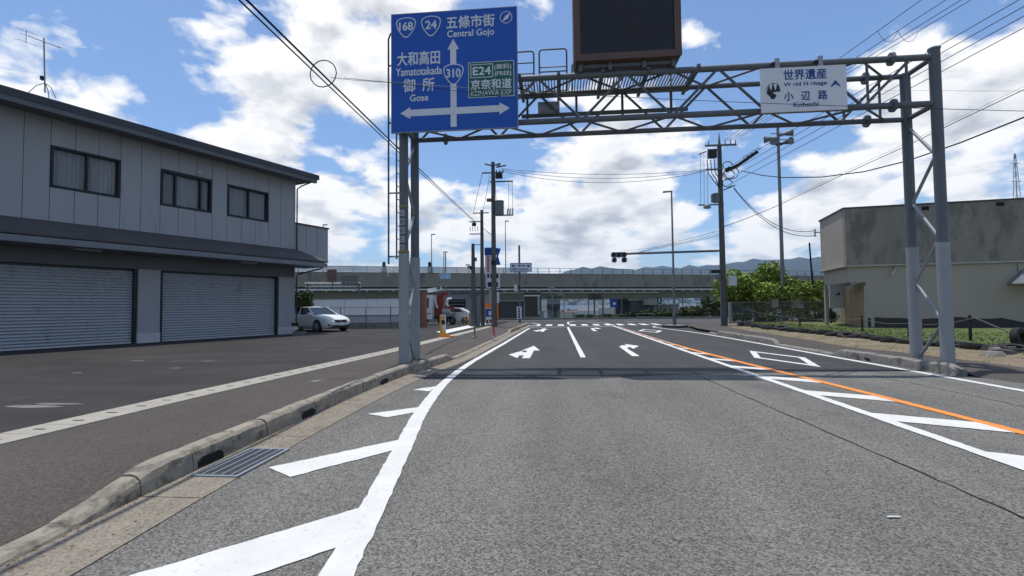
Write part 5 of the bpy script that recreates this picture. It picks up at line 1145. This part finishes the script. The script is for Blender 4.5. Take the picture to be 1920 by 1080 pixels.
pb('board', 'signwhite', 911.5, 927, 570, 609, 0, o, Y2+.2); q = pb('blue_panel', 'bluepl', 911.2, 927.3, 579, 594, -.02, o, Y2+.2); pb('orange_top', 'orangepl', 911.2, 927.3, 569, 578, -.02, o, Y2+.2)
pb('white_mark', 'signwhite', 917, 921.5, 583, 591, -.03, q, Y2+.2); pb('black_print', 'letter_black', 912.5, 916, 600, 606, -.02, o, Y2+.2); pb('red_print', 'letter_red', 918, 925, 599, 605, -.02, o, Y2+.2)
o = thing('banner_flag', 'narrow orange banner standing by the largest left pole', 'banner', (at(932, 600, 34).x, 34, LOTZ)); pb('cloth', 'orangepl', 930, 935, 571, 596, .1, o, 34); pb('white_top', 'signwhite', 932, 935.5, 548, 568.5, .1, o, 34); MB().tube([(at(931.5, 600, 34).x, 34.14, .1), (at(931.5, 545, 34).x, 34.14, at(931.5, 545, 34).z)], .02, 6).build('pole', 'galv', o)
# guide sign post at the corner
b = g(975, 605, .16); Y = b.y
o = thing('guide_sign', 'small white guide sign on a post at the left corner of the junction', 'road sign', tuple(b)); MB().tube([b, (b.x, Y, hz(975, 460, b))], .085, 10).build('post', 'galv_dark', o, smooth=True)
q = pb('panel', 'signwhite', 957, 997, 493, 510, -.12, o, Y); pb('panel_border', 'letter_blue', 957.6, 996.4, 493.6, 509.4, -.135, q, Y); pb('panel_field', 'signwhite', 958.6, 995.4, 494.6, 508.4, -.145, q, Y)
for (x0, x1, y0, y1) in ((961, 965, 497, 501), (972, 977, 497, 500), (979, 985, 497.5, 500), (989, 993, 497, 501), (961, 969, 504, 506.5), (971, 991, 504, 506)): pb('small_print', 'letter_blue', x0, x1, y0, y1, -.155, q, Y)
sg_ = MB().box(b.x-.45, b.x-.15, Y-.1, Y+.1, hz(975, 546, b), hz(975, 534, b)).build('side_signal', 'whiteeq', o); MB().box(b.x-.148, b.x-.03, Y-.12, Y+.1, hz(975, 543, b), hz(975, 535, b)).build('visor', 'black', sg_)
pb('banner', 'signwhite', 969.5, 978, 575, 598, -.11, o, Y)
for k in range(4): pb('banner_print', 'letter_black', 972, 975.5, 577.5+5*k, 581+5*k, -.125, o, Y)
o, x, t = post_sign('blue_plate_post', 'thin grey post with a pale blue plate before the viaduct', 'road sign', 836, 605, 474, 50, .06, base=.0); MB().box(x-.55, x+.55, 49.86, 49.92, at(836, 523, 50).z, at(836, 512, 50).z).build('plate', mat('pale_blue_plate', (.35, .48, .62), .6), o)
# ================================================================== POLES, WIRES
def crossarm(parent, c, l0, l1, w=.08, m='galv_dark', d=Vector((1, 0, 0))):
    return MB().bar(c-d*l0, c+d*l1, w, w).build('crossarm', m, parent)
def insul(parent, p, h=.16, r=.05):
    MB().ring([(0, 0), (r*.6, 0), (r, h*.25), (r*.5, h*.4), (r, h*.6), (r*.4, h), (0, h)], p, 'z', 8).build('insulator', 'galv', parent)
# three poles on the left pavement
b1 = g(927, 613, .16); h1 = hz(927, 304, b1)
pl1 = thing('utility_pole', 'tallest left utility pole with a transformer and switch near the pylon sign', 'utility pole', tuple(b1))
MB().tube([b1-Vector((0, 0, .1)), (b1.x, b1.y, h1)], .19, 12, r1=.12).build('shaft', 'polecon', pl1, smooth=True)
Z1 = lambda py: hz(927, py, b1)
sc1 = (b1-EYE).length/F
for (py, l0, l1) in ((311, .15, .5), (325, .72, .72), (342, .2, 1.35), (405, .1, 1.35)): crossarm(pl1, Vector((b1.x, b1.y-.16, Z1(py))), l0, l1)
for dx, py in ((-.35, 309), (.35, 309), (.6, 313)):
    MB().tube([(b1.x+dx*.4, b1.y-.15, Z1(py+2)), (b1.x+dx*1.5, b1.y-.15, Z1(py-1))], .05, 6).build('insulator', 'black', pl1)
MB().box(b1.x+.2, b1.x+.65, b1.y-.4, b1.y-.05, Z1(336), Z1(328)).build('switch_box', 'black', pl1)
for k in range(3): insul(pl1, Vector((b1.x+.25+.22*k, b1.y-.16, Z1(325)+.03)))
tr1 = MB().tube([(b1.x+.42, b1.y-.1, Z1(404)), (b1.x+.42, b1.y-.1, Z1(380))], .30, 14).build('transformer', 'grey', pl1, smooth=True); MB().tube([(b1.x+.42, b1.y-.1, Z1(380)), (b1.x+.42, b1.y-.1, Z1(378))], .32, 14).build('lid', 'galv_dark', tr1)
for k in range(3): MB().tube([(b1.x+.95+.16*k, b1.y-.16, Z1(405)), (b1.x+1.0+.16*k, b1.y-.16, Z1(393))], .05, 6).build('cutout', 'galv', pl1)
for dx in (1.05, 1.3): MB().tube([(b1.x+dx, b1.y-.16, Z1(404)), (b1.x+dx, b1.y-.16, Z1(343))], .012, 5).build('drop_wire', 'wire', pl1)
MB().tube([(b1.x+.1, b1.y-.2, Z1(312)), (b1.x+.16, b1.y-.24, Z1(340)), (b1.x+.22, b1.y-.22, Z1(380))], .02, 5).build('jumper', 'wire', pl1)
MB().box(b1.x-.42, b1.x-.13, b1.y-.2, b1.y+.05, Z1(378), Z1(373)).build('bracket', 'galv_dark', pl1)
MB().box(b1.x-.16, b1.x+.16, b1.y-.22, b1.y-.14, Z1(497), Z1(489)).build('number_plate', 'black', pl1)
b2 = g(905, 610, .16); h2 = hz(905, 394, b2); Z2 = lambda py: hz(905, py, b2)
pl2 = thing('utility_pole', 'middle left utility pole with a twin-armed switch frame', 'utility pole', tuple(b2)); MB().tube([b2-Vector((0, 0, .1)), (b2.x, b2.y, h2)], .17, 12, r1=.11).build('shaft', 'polecon', pl2, smooth=True)
for (py, l0, l1) in ((400, .62, .55), (416, .9, .1), (439, .9, .1)): crossarm(pl2, Vector((b2.x, b2.y-.14, Z2(py))), l0, l1, .07)
MB().ring([(0, -.12), (.14, -.12), (.17, 0), (.14, .12), (0, .12)], (b2.x-.55, b2.y-.16, Z2(421)), 'z', 10).build('switch', 'black', pl2)
for k in range(4): MB().tube([(b2.x-.85+.18*k, b2.y-.14, Z2(425)), (b2.x-.82+.18*k, b2.y-.14, Z2(434))], .02, 5).build('lead', 'wire', pl2)
b3 = g(888, 612, .16); h3 = hz(889, 457, b3); Z3 = lambda py: hz(888, py, b3)
pl3 = thing('utility_pole', 'shortest left utility pole in front of the grey kiosk', 'utility pole', tuple(b3)); MB().tube([b3-Vector((0, 0, .1)), (b3.x, b3.y, h3)], .20, 12, r1=.11).build('shaft', 'polecon', pl3, smooth=True)
MB().prism([(b3.x-.42, b3.y-.2, Z3(499)), (b3.x-.1, b3.y-.2, Z3(507)), (b3.x-.1, b3.y-.2, Z3(499))], (0, .1, 0)).build('bracket_sign', 'black', pl3); MB().box(b3.x-.5, b3.x-.2, b3.y-.2, b3.y-.05, Z3(498), Z3(496)).build('lamp', 'galv', pl3); MB().box(b3.x+.1, b3.x+.25, b3.y-.1, b3.y+.1, Z3(490), Z3(483)).build('camera_box', 'grey', pl3); crossarm(pl3, Vector((b3.x, b3.y, Z3(459))), .1, .6, .05)
# large pole on the right
b4 = g(1358, 611, .12); Z4 = lambda py: hz(1356, py, b4)
pl4 = thing('utility_pole', 'large utility pole carrying the signal arm on the right corner', 'utility pole', tuple(b4))
MB().tube([b4-Vector((0, 0, .1)), (b4.x, b4.y, Z4(272))], .21, 14, r1=.13).build('shaft', 'polecon', pl4, smooth=True); MB().tube([(b4.x, b4.y, Z4(272)), (b4.x, b4.y, Z4(248))], .1, 8, r1=.015).build('spike', 'galv_dark', pl4, smooth=True)
crossarm(pl4, Vector((b4.x, b4.y-.18, Z4(273))), .95, 1.0, .1)
for dx in (-.72, .3, .65, .95): insul(pl4, Vector((b4.x+dx, b4.y-.18, Z4(273)+.05)), .28, .05)
MB().box(b4.x-.80, b4.x-.30, b4.y-.45, b4.y-.1, Z4(297), Z4(282)).build('switch_box', 'black', pl4); crossarm(pl4, Vector((b4.x-.5, b4.y-.18, Z4(281))), .3, .45, .08); MB().bar((b4.x-1.35, b4.y-.2, Z4(289)), (b4.x-.9, b4.y-.2, Z4(284)), .07, .07).build('side_arm', 'galv_dark', pl4)
crossarm(pl4, Vector((b4.x, b4.y-.18, Z4(318))), .95, .12, .09); crossarm(pl4, Vector((b4.x, b4.y-.18, Z4(384))), 1.45, .12, .08)
MB().bar((b4.x+.3, b4.y-.15, Z4(322)), (b4.x+1.0, b4.y-.3, Z4(313)), .17, .20).build('cable_arm', 'black', pl4); MB().bar((b4.x+1.0, b4.y-.3, Z4(313)), (b4.x+2.1, b4.y-.7, Z4(292)), .17, .17).build('cable_arm', 'black', pl4)
for k in range(4): x = b4.x+1.35+.25*k; z = Z4(308-4.2*k); MB().tube([(x, b4.y-.5, z), (x-.05, b4.y-.5, z+.32), (x+.1, b4.y-.5, z+.42), (x+.22, b4.y-.5, z+.25)], .02, 5).build('cable_loop', 'wire', pl4)
for k, (cx, cz, r) in enumerate(((.45, 329, .3), (.62, 326, .38), (.40, 312, .25), (.35, 345, .25))):
    MB().tube([(b4.x+cx+r*math.cos(a*.45)*1.2, b4.y-.25, Z4(cz)+r*math.sin(a*.45)) for a in range(0, 14)], .028, 6).build('cable_loop', 'wire', pl4)
for k in range(3): x = b4.x-.85+.22*k; MB().tube([(x, b4.y-.2, Z4(300)), (x+.05, b4.y-.2, Z4(325)), (x+.3, b4.y-.2, Z4(336)), (b4.x-.15, b4.y-.18, Z4(352))], .028, 6).build('lead', 'wire', pl4)
tt = MB().tube([(b4.x-.33, b4.y-.15, Z4(380)), (b4.x-.33, b4.y-.15, Z4(363))], .2, 12).build('transformer', 'grey', pl4, smooth=True); MB().box(b4.x-.62, b4.x-.5, b4.y-.3, b4.y, Z4(379), Z4(364)).build('radiator', 'galv_dark', tt)
MB().ring([(0, -.2), (.12, -.2), (.16, 0), (.12, .2), (0, .2)], (b4.x-.95, b4.y-.3, Z4(388)), 'x', 10).build('capacitor', 'galv', pl4)
for dx in (-1.32, -1.1, -.88): MB().tube([(b4.x+dx, b4.y-.2, Z4(384)), (b4.x+dx+.06, b4.y-.2, Z4(289))], .012, 5).build('drop_wire', 'wire', pl4)
MB().tube([(b4.x-.2, b4.y-.1, .2), (b4.x-.17, b4.y-.1, Z4(395))], .03, 6).build('conduit', 'polegrey', pl4); MB().bar((b4.x+.14, b4.y-.1, Z4(357)), (b4.x+.85, b4.y-.2, Z4(349)), .06, .06).build('side_arm', 'black', pl4)
MB().box(b4.x+.25, b4.x+.75, b4.y-.3, b4.y, Z4(536), Z4(518)).build('control_box', 'whiteeq', pl4); MB().box(b4.x-.75, b4.x-.22, b4.y-.2, b4.y, Z4(512), Z4(506)).build('loudspeaker', 'black', pl4); MB().box(b4.x-.5, b4.x-.22, b4.y-.25, b4.y, Z4(524), Z4(515)).build('junction_box', 'grey', pl4)
# signal arm and head
za = Z4(470)
sig = thing('traffic_signal', 'five-lamp traffic signal on a long arm from the large pole', 'traffic signal', (b4.x, b4.y, za))
hx = at(1160, 478, b4.y); MB().tube([(b4.x-.12, b4.y-.05, za), (hx.x+.45, b4.y-.05, hx.z+.06)], .075, 8).build('arm', 'galv_dark', sig, smooth=True)
for py in (452, 462): MB().tube([(b4.x-.12, b4.y-.05, Z4(py-20)), (hx.x+1.2, b4.y-.05, hx.z+.12)], .012, 5).build('stay_wire', 'wire', sig)
signal_head(sig, hx.x, b4.y-.08, hx.z, 3, .33, m='grey'); signal_head(sig, hx.x-.30, b4.y-.08, hx.z-.345, 1, .32, m='whiteeq'); signal_head(sig, hx.x+.34, b4.y-.08, hx.z-.345, 1, .32, m='grey')
pz = MB().tube([(hx.x+.02, b4.y+.1, hx.z-.2), (hx.x+.02, b4.y+.1, hx.z-.14)], .03, 6).build('bracket', 'galv', sig)
# street lamp on the refuge
b5 = g(1265, 613, .02); h5 = hz(1262, 360, b5)
o = thing('street_lamp', 'tall slim street lamp on the refuge in the right lane mouth', 'street lamp', tuple(b5)); MB().tube([b5, (b5.x, b5.y, h5)], .085, 10, r1=.05).build('column', 'polegrey', o, smooth=True); MB().tube([(b5.x, b5.y, 0), (b5.x, b5.y, .75)], .12, 10).build('base_sleeve', 'galv_dark', o, smooth=True)
MB().hexa([(b5.x-.58, b5.y-.12, h5-.02), (b5.x+.06, b5.y-.08, h5+.02), (b5.x+.06, b5.y+.08, h5+.02), (b5.x-.58, b5.y+.12, h5-.02), (b5.x-.55, b5.y-.08, h5+.08), (b5.x+.06, b5.y-.06, h5+.10), (b5.x+.06, b5.y+.06, h5+.10), (b5.x-.55, b5.y+.08, h5+.08)]).build('lamp_head', 'polegrey', o)
isl = thing('refuge_kerb', 'dark kerbed refuge around the foot of the street lamp', 'kerb', (b5.x, b5.y, 0)); MB().prism([(b5.x+.75*math.cos(a*.35)*1.1, b5.y+1.2*math.sin(a*.35), 0) for a in range(18)], (0, 0, .13)).build('kerb_ring', 'rbdark', isl); MB().prism([(b5.x+.6*math.cos(a*.35)*1.1, b5.y+1.0*math.sin(a*.35), .13) for a in range(18)], (0, 0, .02)).build('infill', 'concrete_grey', isl)
# loudspeaker pole
b6 = g(1470, 603, .12); Z6 = lambda py: hz(1466, py, b6)
o = thing('loudspeaker_pole', 'tall steel pole with four horn loudspeakers behind the fence', 'loudspeaker pole', tuple(b6)); MB().tube([b6-Vector((0, 0, .1)), (b6.x, b6.y, Z6(236))], .16, 12, r1=.10).build('shaft', 'polegrey', o, smooth=True)
def horn(p, d, L=.75):
    d = Vector(d).normalized(); p = Vector(p); MB().tube([p, p+d*.18, p+d*.3, p+d*.5, p+d*.68, p+d*L], .07, 12, r1=.30).build('horn', 'grey', o, smooth=True); MB().tube([p-d*.25, p], .1, 8).build('driver', 'galv_dark', o)
for (z, d, off) in ((253, (.9, -.2, .1), (.2, -.2, 0)), (257, (-.8, .5, .05), (-.2, .1, 0)), (270, (-.55, -.8, 0), (-.25, -.2, 0)), (270, (.45, -.9, 0), (.25, -.2, 0))): horn(b6+Vector(off)+Vector((0, 0, Z6(z)-b6.z)), d)
for z in (250, 262, 268): crossarm(o, Vector((b6.x, b6.y-.1, Z6(z))), .6, .6, .05)
MB().box(b6.x-1.2, b6.x-.75, b6.y-.9, b6.y-.6, Z6(576), Z6(560)).build('control_cabinet', 'cream', o); MB().box(b6.x+.25, b6.x+1.05, b6.y-.9, b6.y-.6, Z6(578), Z6(557)).build('control_cabinet', 'whiteeq', o); MB().bar((b6.x-1.2, b6.y-.58, Z6(572)), (b6.x+1.05, b6.y-.58, Z6(572)), .06, .06).build('cabinet_rail', 'galv', o)
# thin leaning black post
q = g(1529, 602, .15)
o = thing('leaning_post', 'thin leaning black post by the fence near the tan building', 'post', tuple(q)); t = q+Vector((-.25, 0, hz(1521, 455, q)-q.z)); MB().tube([q-Vector((0, 0, .1)), t], .085, 8, r1=.06).build('shaft', 'black', o, smooth=True)
for k in (470, 482): MB().tube([Vector((q.x-.5, q.y, hz(1523, k, q))), Vector((q.x-.2, q.y, hz(1523, k, q)))], .015, 5).build('step_bolt', 'galv', o)
# ---------------------------------------------------------------- chain-link fence
fy = 36.2
xa, xb = at(1367, 600, fy).x, at(1582, 600, fy).x; z1 = at(1470, 566, fy).z; z0 = .15
fe = thing('chain_link_fence', 'dark green chain-link fence in front of the trees', 'fence', (xa, fy, z0))
n = 9
for k in range(n+1): x = xa+(xb-xa)*k/n; MB().tube([(x, fy, z0-.1), (x, fy, z1+.02)], .028, 8).build('post', mat('green_fence_steel', (.045, .075, .06), .5) if k == 0 else 'fencepost', fe)
for z in (z1, z0+.08): MB().tube([(xa, fy, z), (xb, fy, z)], .022, 6).build('rail', 'fencepost', fe)
mb = MB(); hh = z1-z0-.08; s = .11; x = xa-hh
while x < xb:
    for sg2 in (1, -1):
        p, q = (Vector((x, fy, z0+.08)), Vector((x+hh, fy, z1))) if sg2 == 1 else (Vector((x, fy, z1)), Vector((x+hh, fy, z0+.08)))
        d = q-p; t0 = max(0, (xa-p.x)/hh); t1 = min(1, (xb-p.x)/hh)
        if t1 > t0: mb.bar(p+d*t0, p+d*t1, .008, .008, (0, 1, 0))
    x += s
tag(mb.build('wire_mesh', 'fencepost', fe), kind='stuff')
MB().box(xa-.05, xa+.12, fy-.25, fy-.05, .1, z1+.02).build('gate_leaf', 'galv', fe); 
# ---------------------------------------------------------------- old tyres, rope posts, rubble
ty0 = MB().ring([(.16, -.085), (.24, -.105), (.31, -.09), (.325, -.05), (.325, .05), (.31, .09), (.24, .105), (.16, .085), (.18, 0)], (0, 0, 0), 'z', 20).build('tyre_edging', 'rubber', smooth=True)
TL = [(33, 11.8), (31.5, 11.5), (29, 11.25), (26, 10.98), (23.5, 10.95), (19.5, 11.0), (16, 10.92), (14.2, 11.15), (13.5, 11.5)]
TL = sorted((y, x) for y, x in TL); TY = []; y = 13.6
while y < 33: TY.append((interp(TL, y)+random.uniform(-.1, .1), y)); y += random.uniform(.58, .76)
for k, (x, y) in enumerate(TY):
    o = ty0 if k == 0 else ty0.copy()
    if k: COL.objects.link(o)
    o.location = (x, y, zv(x, y)+random.uniform(.0, .055)); o.rotation_euler = (random.uniform(-.22, .22), random.uniform(-.2, .2), random.uniform(0, 6)); s = random.uniform(.92, 1.12); o.scale = (s, s, s)
    tag(o, 'old black tyre half sunk in the soil edging of the lawn', 'tyre', 'old tyres edging the lawn')
ot = ty0.copy(); COL.objects.link(ot); p = g(1912, 650, .15); ot.location = (p.x, p.y, zv(p.x, p.y)+.22); ot.rotation_euler = (1.45, .2, .4); tag(ot, 'old black tyre standing upright at the row\'s end', 'tyre'); ot.pop('group', None) if 'group' in ot else None
pts = []
for k, (px, py, yt, lab) in enumerate(((1500, 613, 592, 'short black rope post nearest the fence'), (1617, 622, 592, 'short black rope post in front of the tan doors'), (1820, 640, 591, 'short black rope post with a white stay in the lawn'), (1705, 634, 600, 'short black rope post half hidden behind the gantry post'))):
    q = g(px, py, .19); q.z = zv(q.x, q.y); t = hz(px, yt, q); o = thing('rope_post', lab, 'post', tuple(q)); MB().tube([q-Vector((0, 0, .1)), (q.x, q.y, t)], .045, 8).build('stake', 'wood', o, smooth=True); MB().tube([(q.x, q.y, t-.14), (q.x, q.y, t-.10)], .05, 8).build('rope_knot', 'rope', o); pts.append(Vector((q.x, q.y, t-.12)))
    if k == 2: MB().bar((q.x+.04, q.y-.05, t-.05), (q.x+.62, q.y-1.1, zv(q.x, q.y)+.16), .035, .035).build('stay', 'rope', o)
far_ = at(1400, 580, 35.8)
order = [far_, pts[0], pts[1], pts[3], pts[2]]
for a, b, lab in zip(order, order[1:], ('slack pale rope from the fence to the first post', 'slack pale rope before the tan doors', 'pale rope strung behind the gantry posts', 'pale rope reaching the post with the white stay')):
    tag(MB().tube(catenary(a, b, .10), .008, 5).build('rope', 'rope', W=a), lab, 'rope')
rr = random.Random(3)
for k in range(9):
    q = g(1875+rr.uniform(-25, 60), 668+rr.uniform(-9, 9), .1); q.z = zr(q.x, q.y) if q.x < interp(RD, q.y) else zv(q.x, q.y); s = rr.uniform(.10, .30); mb = MB(); n = 7
    lo = [(q.x+s*1.4*math.cos(a*.9+.3)*rr.uniform(.7, 1.1), q.y+s*math.sin(a*.9+.3)*rr.uniform(.7, 1.1), q.z-.04) for a in range(n)]; hi = [(q.x+(x-q.x)*rr.uniform(.55, .9), q.y+(y-q.y)*rr.uniform(.55, .9), q.z+s*rr.uniform(.28, .5)) for x, y, _ in lo]
    mb.v = [Vector(p) for p in lo+hi]; mb.f = [tuple(range(n))[::-1], tuple(range(n, 2*n))]+[(i, (i+1) % n, n+(i+1) % n, n+i) for i in range(n)]
    tag(mb.build('rubble_stone', 'rbdark' if k % 2 else 'concrete_grey', W=q), 'dark broken slab lying at the end of the tyre row' if k % 2 else 'pale broken stone lying at the end of the tyre row', 'stone', 'broken slabs at the end of the tyre row')
# white scrap on the road
q = g(1675, 970, .006); tag(MB().prism([(q.x-.05, q.y-.012, .009), (q.x+.05, q.y-.004, .009), (q.x+.045, q.y+.012, .009), (q.x-.03, q.y+.008, .009)], (0, 0, .004)).build('scrap', 'paint', W=q), 'tiny white scrap lying on the open asphalt', 'litter')
# ---------------------------------------------------------------- lattice tower far right
tb = at(1907, 372, 330); tp_ = at(1907, 288, 330); zb = terrain(tb.x, 330)
o = thing('transmission_tower', 'pale lattice transmission tower far beyond the tan building', 'pylon', (tb.x, 330, zb)); hw = lambda z: 3.4*(1-(z-zb)/(tp_.z-zb))+.25
zs = [zb+(tp_.z-zb)*t for t in (0, .14, .27, .39, .5, .6, .69, .77, .84, .9, .95, 1)]
for sx_, sy_ in ((1, 1), (1, -1), (-1, 1), (-1, -1)): MB().tube([(tb.x+sx_*hw(z), 330+sy_*hw(z), z) for z in zs], .16, 5).build('leg', 'galv', o)
for za_, zb_ in zip(zs, zs[1:]):
    for sy_ in (1, -1):
        MB().tube([(tb.x-hw(za_), 330+sy_*hw(za_), za_), (tb.x+hw(zb_), 330+sy_*hw(zb_), zb_)], .09, 4).build('lacing', 'galv', o); MB().tube([(tb.x+hw(za_), 330+sy_*hw(za_), za_), (tb.x-hw(zb_), 330+sy_*hw(zb_), zb_)], .09, 4).build('lacing', 'galv', o); MB().tube([(tb.x-hw(zb_), 330+sy_*hw(zb_), zb_), (tb.x+hw(zb_), 330+sy_*hw(zb_), zb_)], .07, 4).build('lacing', 'galv', o)
for t in (.72, .83, .94): z = zb+(tp_.z-zb)*t; MB().bar((tb.x-5.5+3*t, 330, z), (tb.x+5.5-3*t, 330, z), .25, .3).build('crossarm', 'galv', o)
# ---------------------------------------------------------------- overhead wires
def wire(name, label, pts, r, group=None, m='wire'):
    return tag(MB().tube(pts, r, 5, caps=False).build(name, m, W=pts[0]), label, 'wire', group)
e2 = Vector((b2.x-.45, b2.y-.1, Z2(416)))
s0 = at(478, 0, 6.0); d = (s0-e2); s9 = e2+d*1.5
wire('telephone_cable', 'thick telephone cable from over the road\'s left side to the middle pole', catenary(s9, e2, .12, 20), .017); wire('telephone_cable', 'lower of the two thick cables running to the middle left pole', catenary(s9+Vector((.05, 0, -.11)), e2+Vector((.02, 0, -.08)), .16, 20), .012)
lc = at(606, 138, 9.3); tag(MB().tube([(lc.x+.275*math.cos(a*.3927), 9.3, lc.z+.275*math.sin(a*.3927)) for a in range(17)], .011, 5, caps=False).build('cable_loop', 'wire', W=lc), 'round slack cable loop hanging left of the blue sign', 'wire')
wire('overhead_wire', 'thin wire crossing in front of the blue sign', catenary(at(645, 146, 9.8), at(1990, 205, 10.2), -.0, 24)[:0]+[at(645+(1990-645)*t/24, 146+64*(t/24)**.8+6*math.sin(math.pi*t/24), 10.0) for t in range(25)], .006)
wire('overhead_wire', 'second thin wire joining the thick cable left of the blue sign', [at(620, 145, 10.6), at(660, 150, 10.6), at(735, 155, 10.6), at(970, 185, 10.6)], .006)
# left pole to right pole
for k, (dy, sg3) in enumerate(((0, .35), (2, .55), (5, .75))): wire('overhead_wire', 'sagging wire between the tallest left pole and the large right pole', catenary((b1.x+.6, b1.y-.16, Z1(318+dy)), (b4.x-.95, b4.y-.18, Z4(318+dy*.6)), sg3, 20), .015, 'wires between the two tall poles')
wire('overhead_wire', 'short wire from the tallest left pole to the middle pole\'s left arm', [Vector((b1.x-.7, b1.y-.16, Z1(325))), Vector((b2.x-.6, b2.y-.14, Z2(400)))], .016); wire('overhead_wire', 'short wire from the tallest left pole to the middle pole\'s head', [Vector((b1.x-.2, b1.y-.16, Z1(330))), Vector((b2.x+.1, b2.y-.14, Z2(400)))], .014)
wire('overhead_wire', 'low tie wire from the middle pole to the tallest left pole', catenary((b2.x, b2.y, Z2(425)), (b1.x, b1.y, Z1(442)), .05), .02)
# bundles from the right pole to the upper right
def up_wire(px1, py1, start, z, lab, r=.013, ext=1.6, group='wires climbing to the upper right'):
    e = g(px1, py1, z); f = start+(e-start)*ext; wire('overhead_wire', lab, catenary(start, f, .0, 8), r, group)
for k, (px1, py1) in enumerate(((1727, 0), (1773, 0), (1802, 0), (1820, 0))): up_wire(px1, py1, Vector((b4.x+.3+.22*k, b4.y-.18, Z4(273)+.3)), 12.6, 'wire from the large pole\'s top crossarm over the gantry')
for k, (px1, py1) in enumerate(((1910, 0), (1920, 12), (1920, 30), (1920, 52))): up_wire(px1, py1, Vector((b4.x+.25, b4.y-.2, Z4(318+11*k))), 10.6-.35*k, 'wire from the large pole\'s middle passing the gantry\'s right post', group='lower wires passing the gantry post')
UW = [(Vector((b4.x+.3+.22*k, b4.y-.18, Z4(273)+.3)), g(px1, 0, 12.6)) for k, px1 in enumerate((1727, 1773, 1802, 1820))]
for i, j in ((0, 1), (1, 3)):
    pa = UW[i][0].lerp(UW[i][1], .86); pb_ = UW[j][0].lerp(UW[j][1], .86)
    lp = catenary(pa, pb_, .45, 12); tag(MB().tube(lp, .008, 5, caps=False).build('jumper_loop', 'wire', W=pa), 'slack jumper loop hanging between the climbing wires', 'wire', 'jumper loops')
    for q in (pa, pb_): pass
wire('overhead_wire', 'thick sagging cable from the large pole past the gantry to the right', [at(1390, 320, 32)]+[at(px, py, Y) for px, py, Y in ((1430, 329, 30), (1470, 333, 28), (1540, 332, 26), (1620, 322, 23), (1700, 302, 20.5), (1800, 268, 18), (1920, 220, 15.5), (2050, 165, 13))], .026)
A1 = Vector((b4.x+.15, b4.y-.1, Z4(425))); A2 = Vector((b6.x, b6.y-.2, Z6(383)))
wire('spiral_cable', 'spiral-bound cable from the large pole to the loudspeaker pole', catenary(A1, A2, .05), .022); A3 = [A2]+[at(px, py, Y) for px, py, Y in ((1560, 337, 36), (1690, 278, 33), (1800, 225, 30), (1920, 168, 27), (2040, 110, 24))]; wire('spiral_cable', 'spiral-bound cable from the loudspeaker pole to the right', A3, .022); wire('overhead_wire', 'thin messenger wire above the spiral-bound cable', [p+Vector((0, 0, .16)) for p in A3], .008)
Bc = P2+Vector((-.05, -.05, 5.75))
o = thing('service_bracket', 'small insulator bracket on the tan building\'s parapet corner', 'bracket', tuple(Bc)); MB().bar(Bc+Vector((.1, .05, 0)), Bc+Vector((-.35, -.05, 0)), .05, .05).build('arm', 'galv', o); MB().tube([Bc+Vector((-.3, -.05, -.25)), Bc+Vector((-.3, -.05, .2))], .03, 6).build('rack', 'galv', o)
for k in range(3): insul(o, Bc+Vector((-.3, -.08, -.28+.18*k)), .12, .05)
for k in range(2): wire('service_wire', 'drooping service wire from the large pole to the tan building\'s corner', catenary((b4.x+.75, b4.y-.2, Z4(353+2*k)), Bc+Vector((-.3, -.08, .1-.3*k)), .95, 16), .019, 'service wires to the tan building')
wire('overhead_wire', 'faint thin wire crossing behind the signal arm', catenary((b4.x-.1, b4.y, Z4(438)), at(1170, 470, 60), .2), .012)
wire('overhead_wire', 'thin high wire to the right of the gantry', [at(1590, 170, 40), at(1770, 170, 34), at(1990, 171, 28)], .008)
# ---------------------------------------------------------------- haze
hb = MB().box(-6800, 6800, -200, 6700, -24, 620).build('haze', 'concrete'); hb.data.materials.clear()
hm_ = bpy.data.materials.new('air'); hm_.use_nodes = True; t = hm_.node_tree; t.nodes.clear(); pv = t.nodes.new('ShaderNodeVolumePrincipled'); ou = t.nodes.new('ShaderNodeOutputMaterial'); t.links.new(pv.outputs[0], ou.inputs['Volume'])
pv.inputs['Color'].default_value = (.50, .70, 1.0, 1); pv.inputs['Density'].default_value = .000085; pv.inputs['Anisotropy'].default_value = .1
hb.data.materials.append(hm_); tag(hb, kind='stuff')
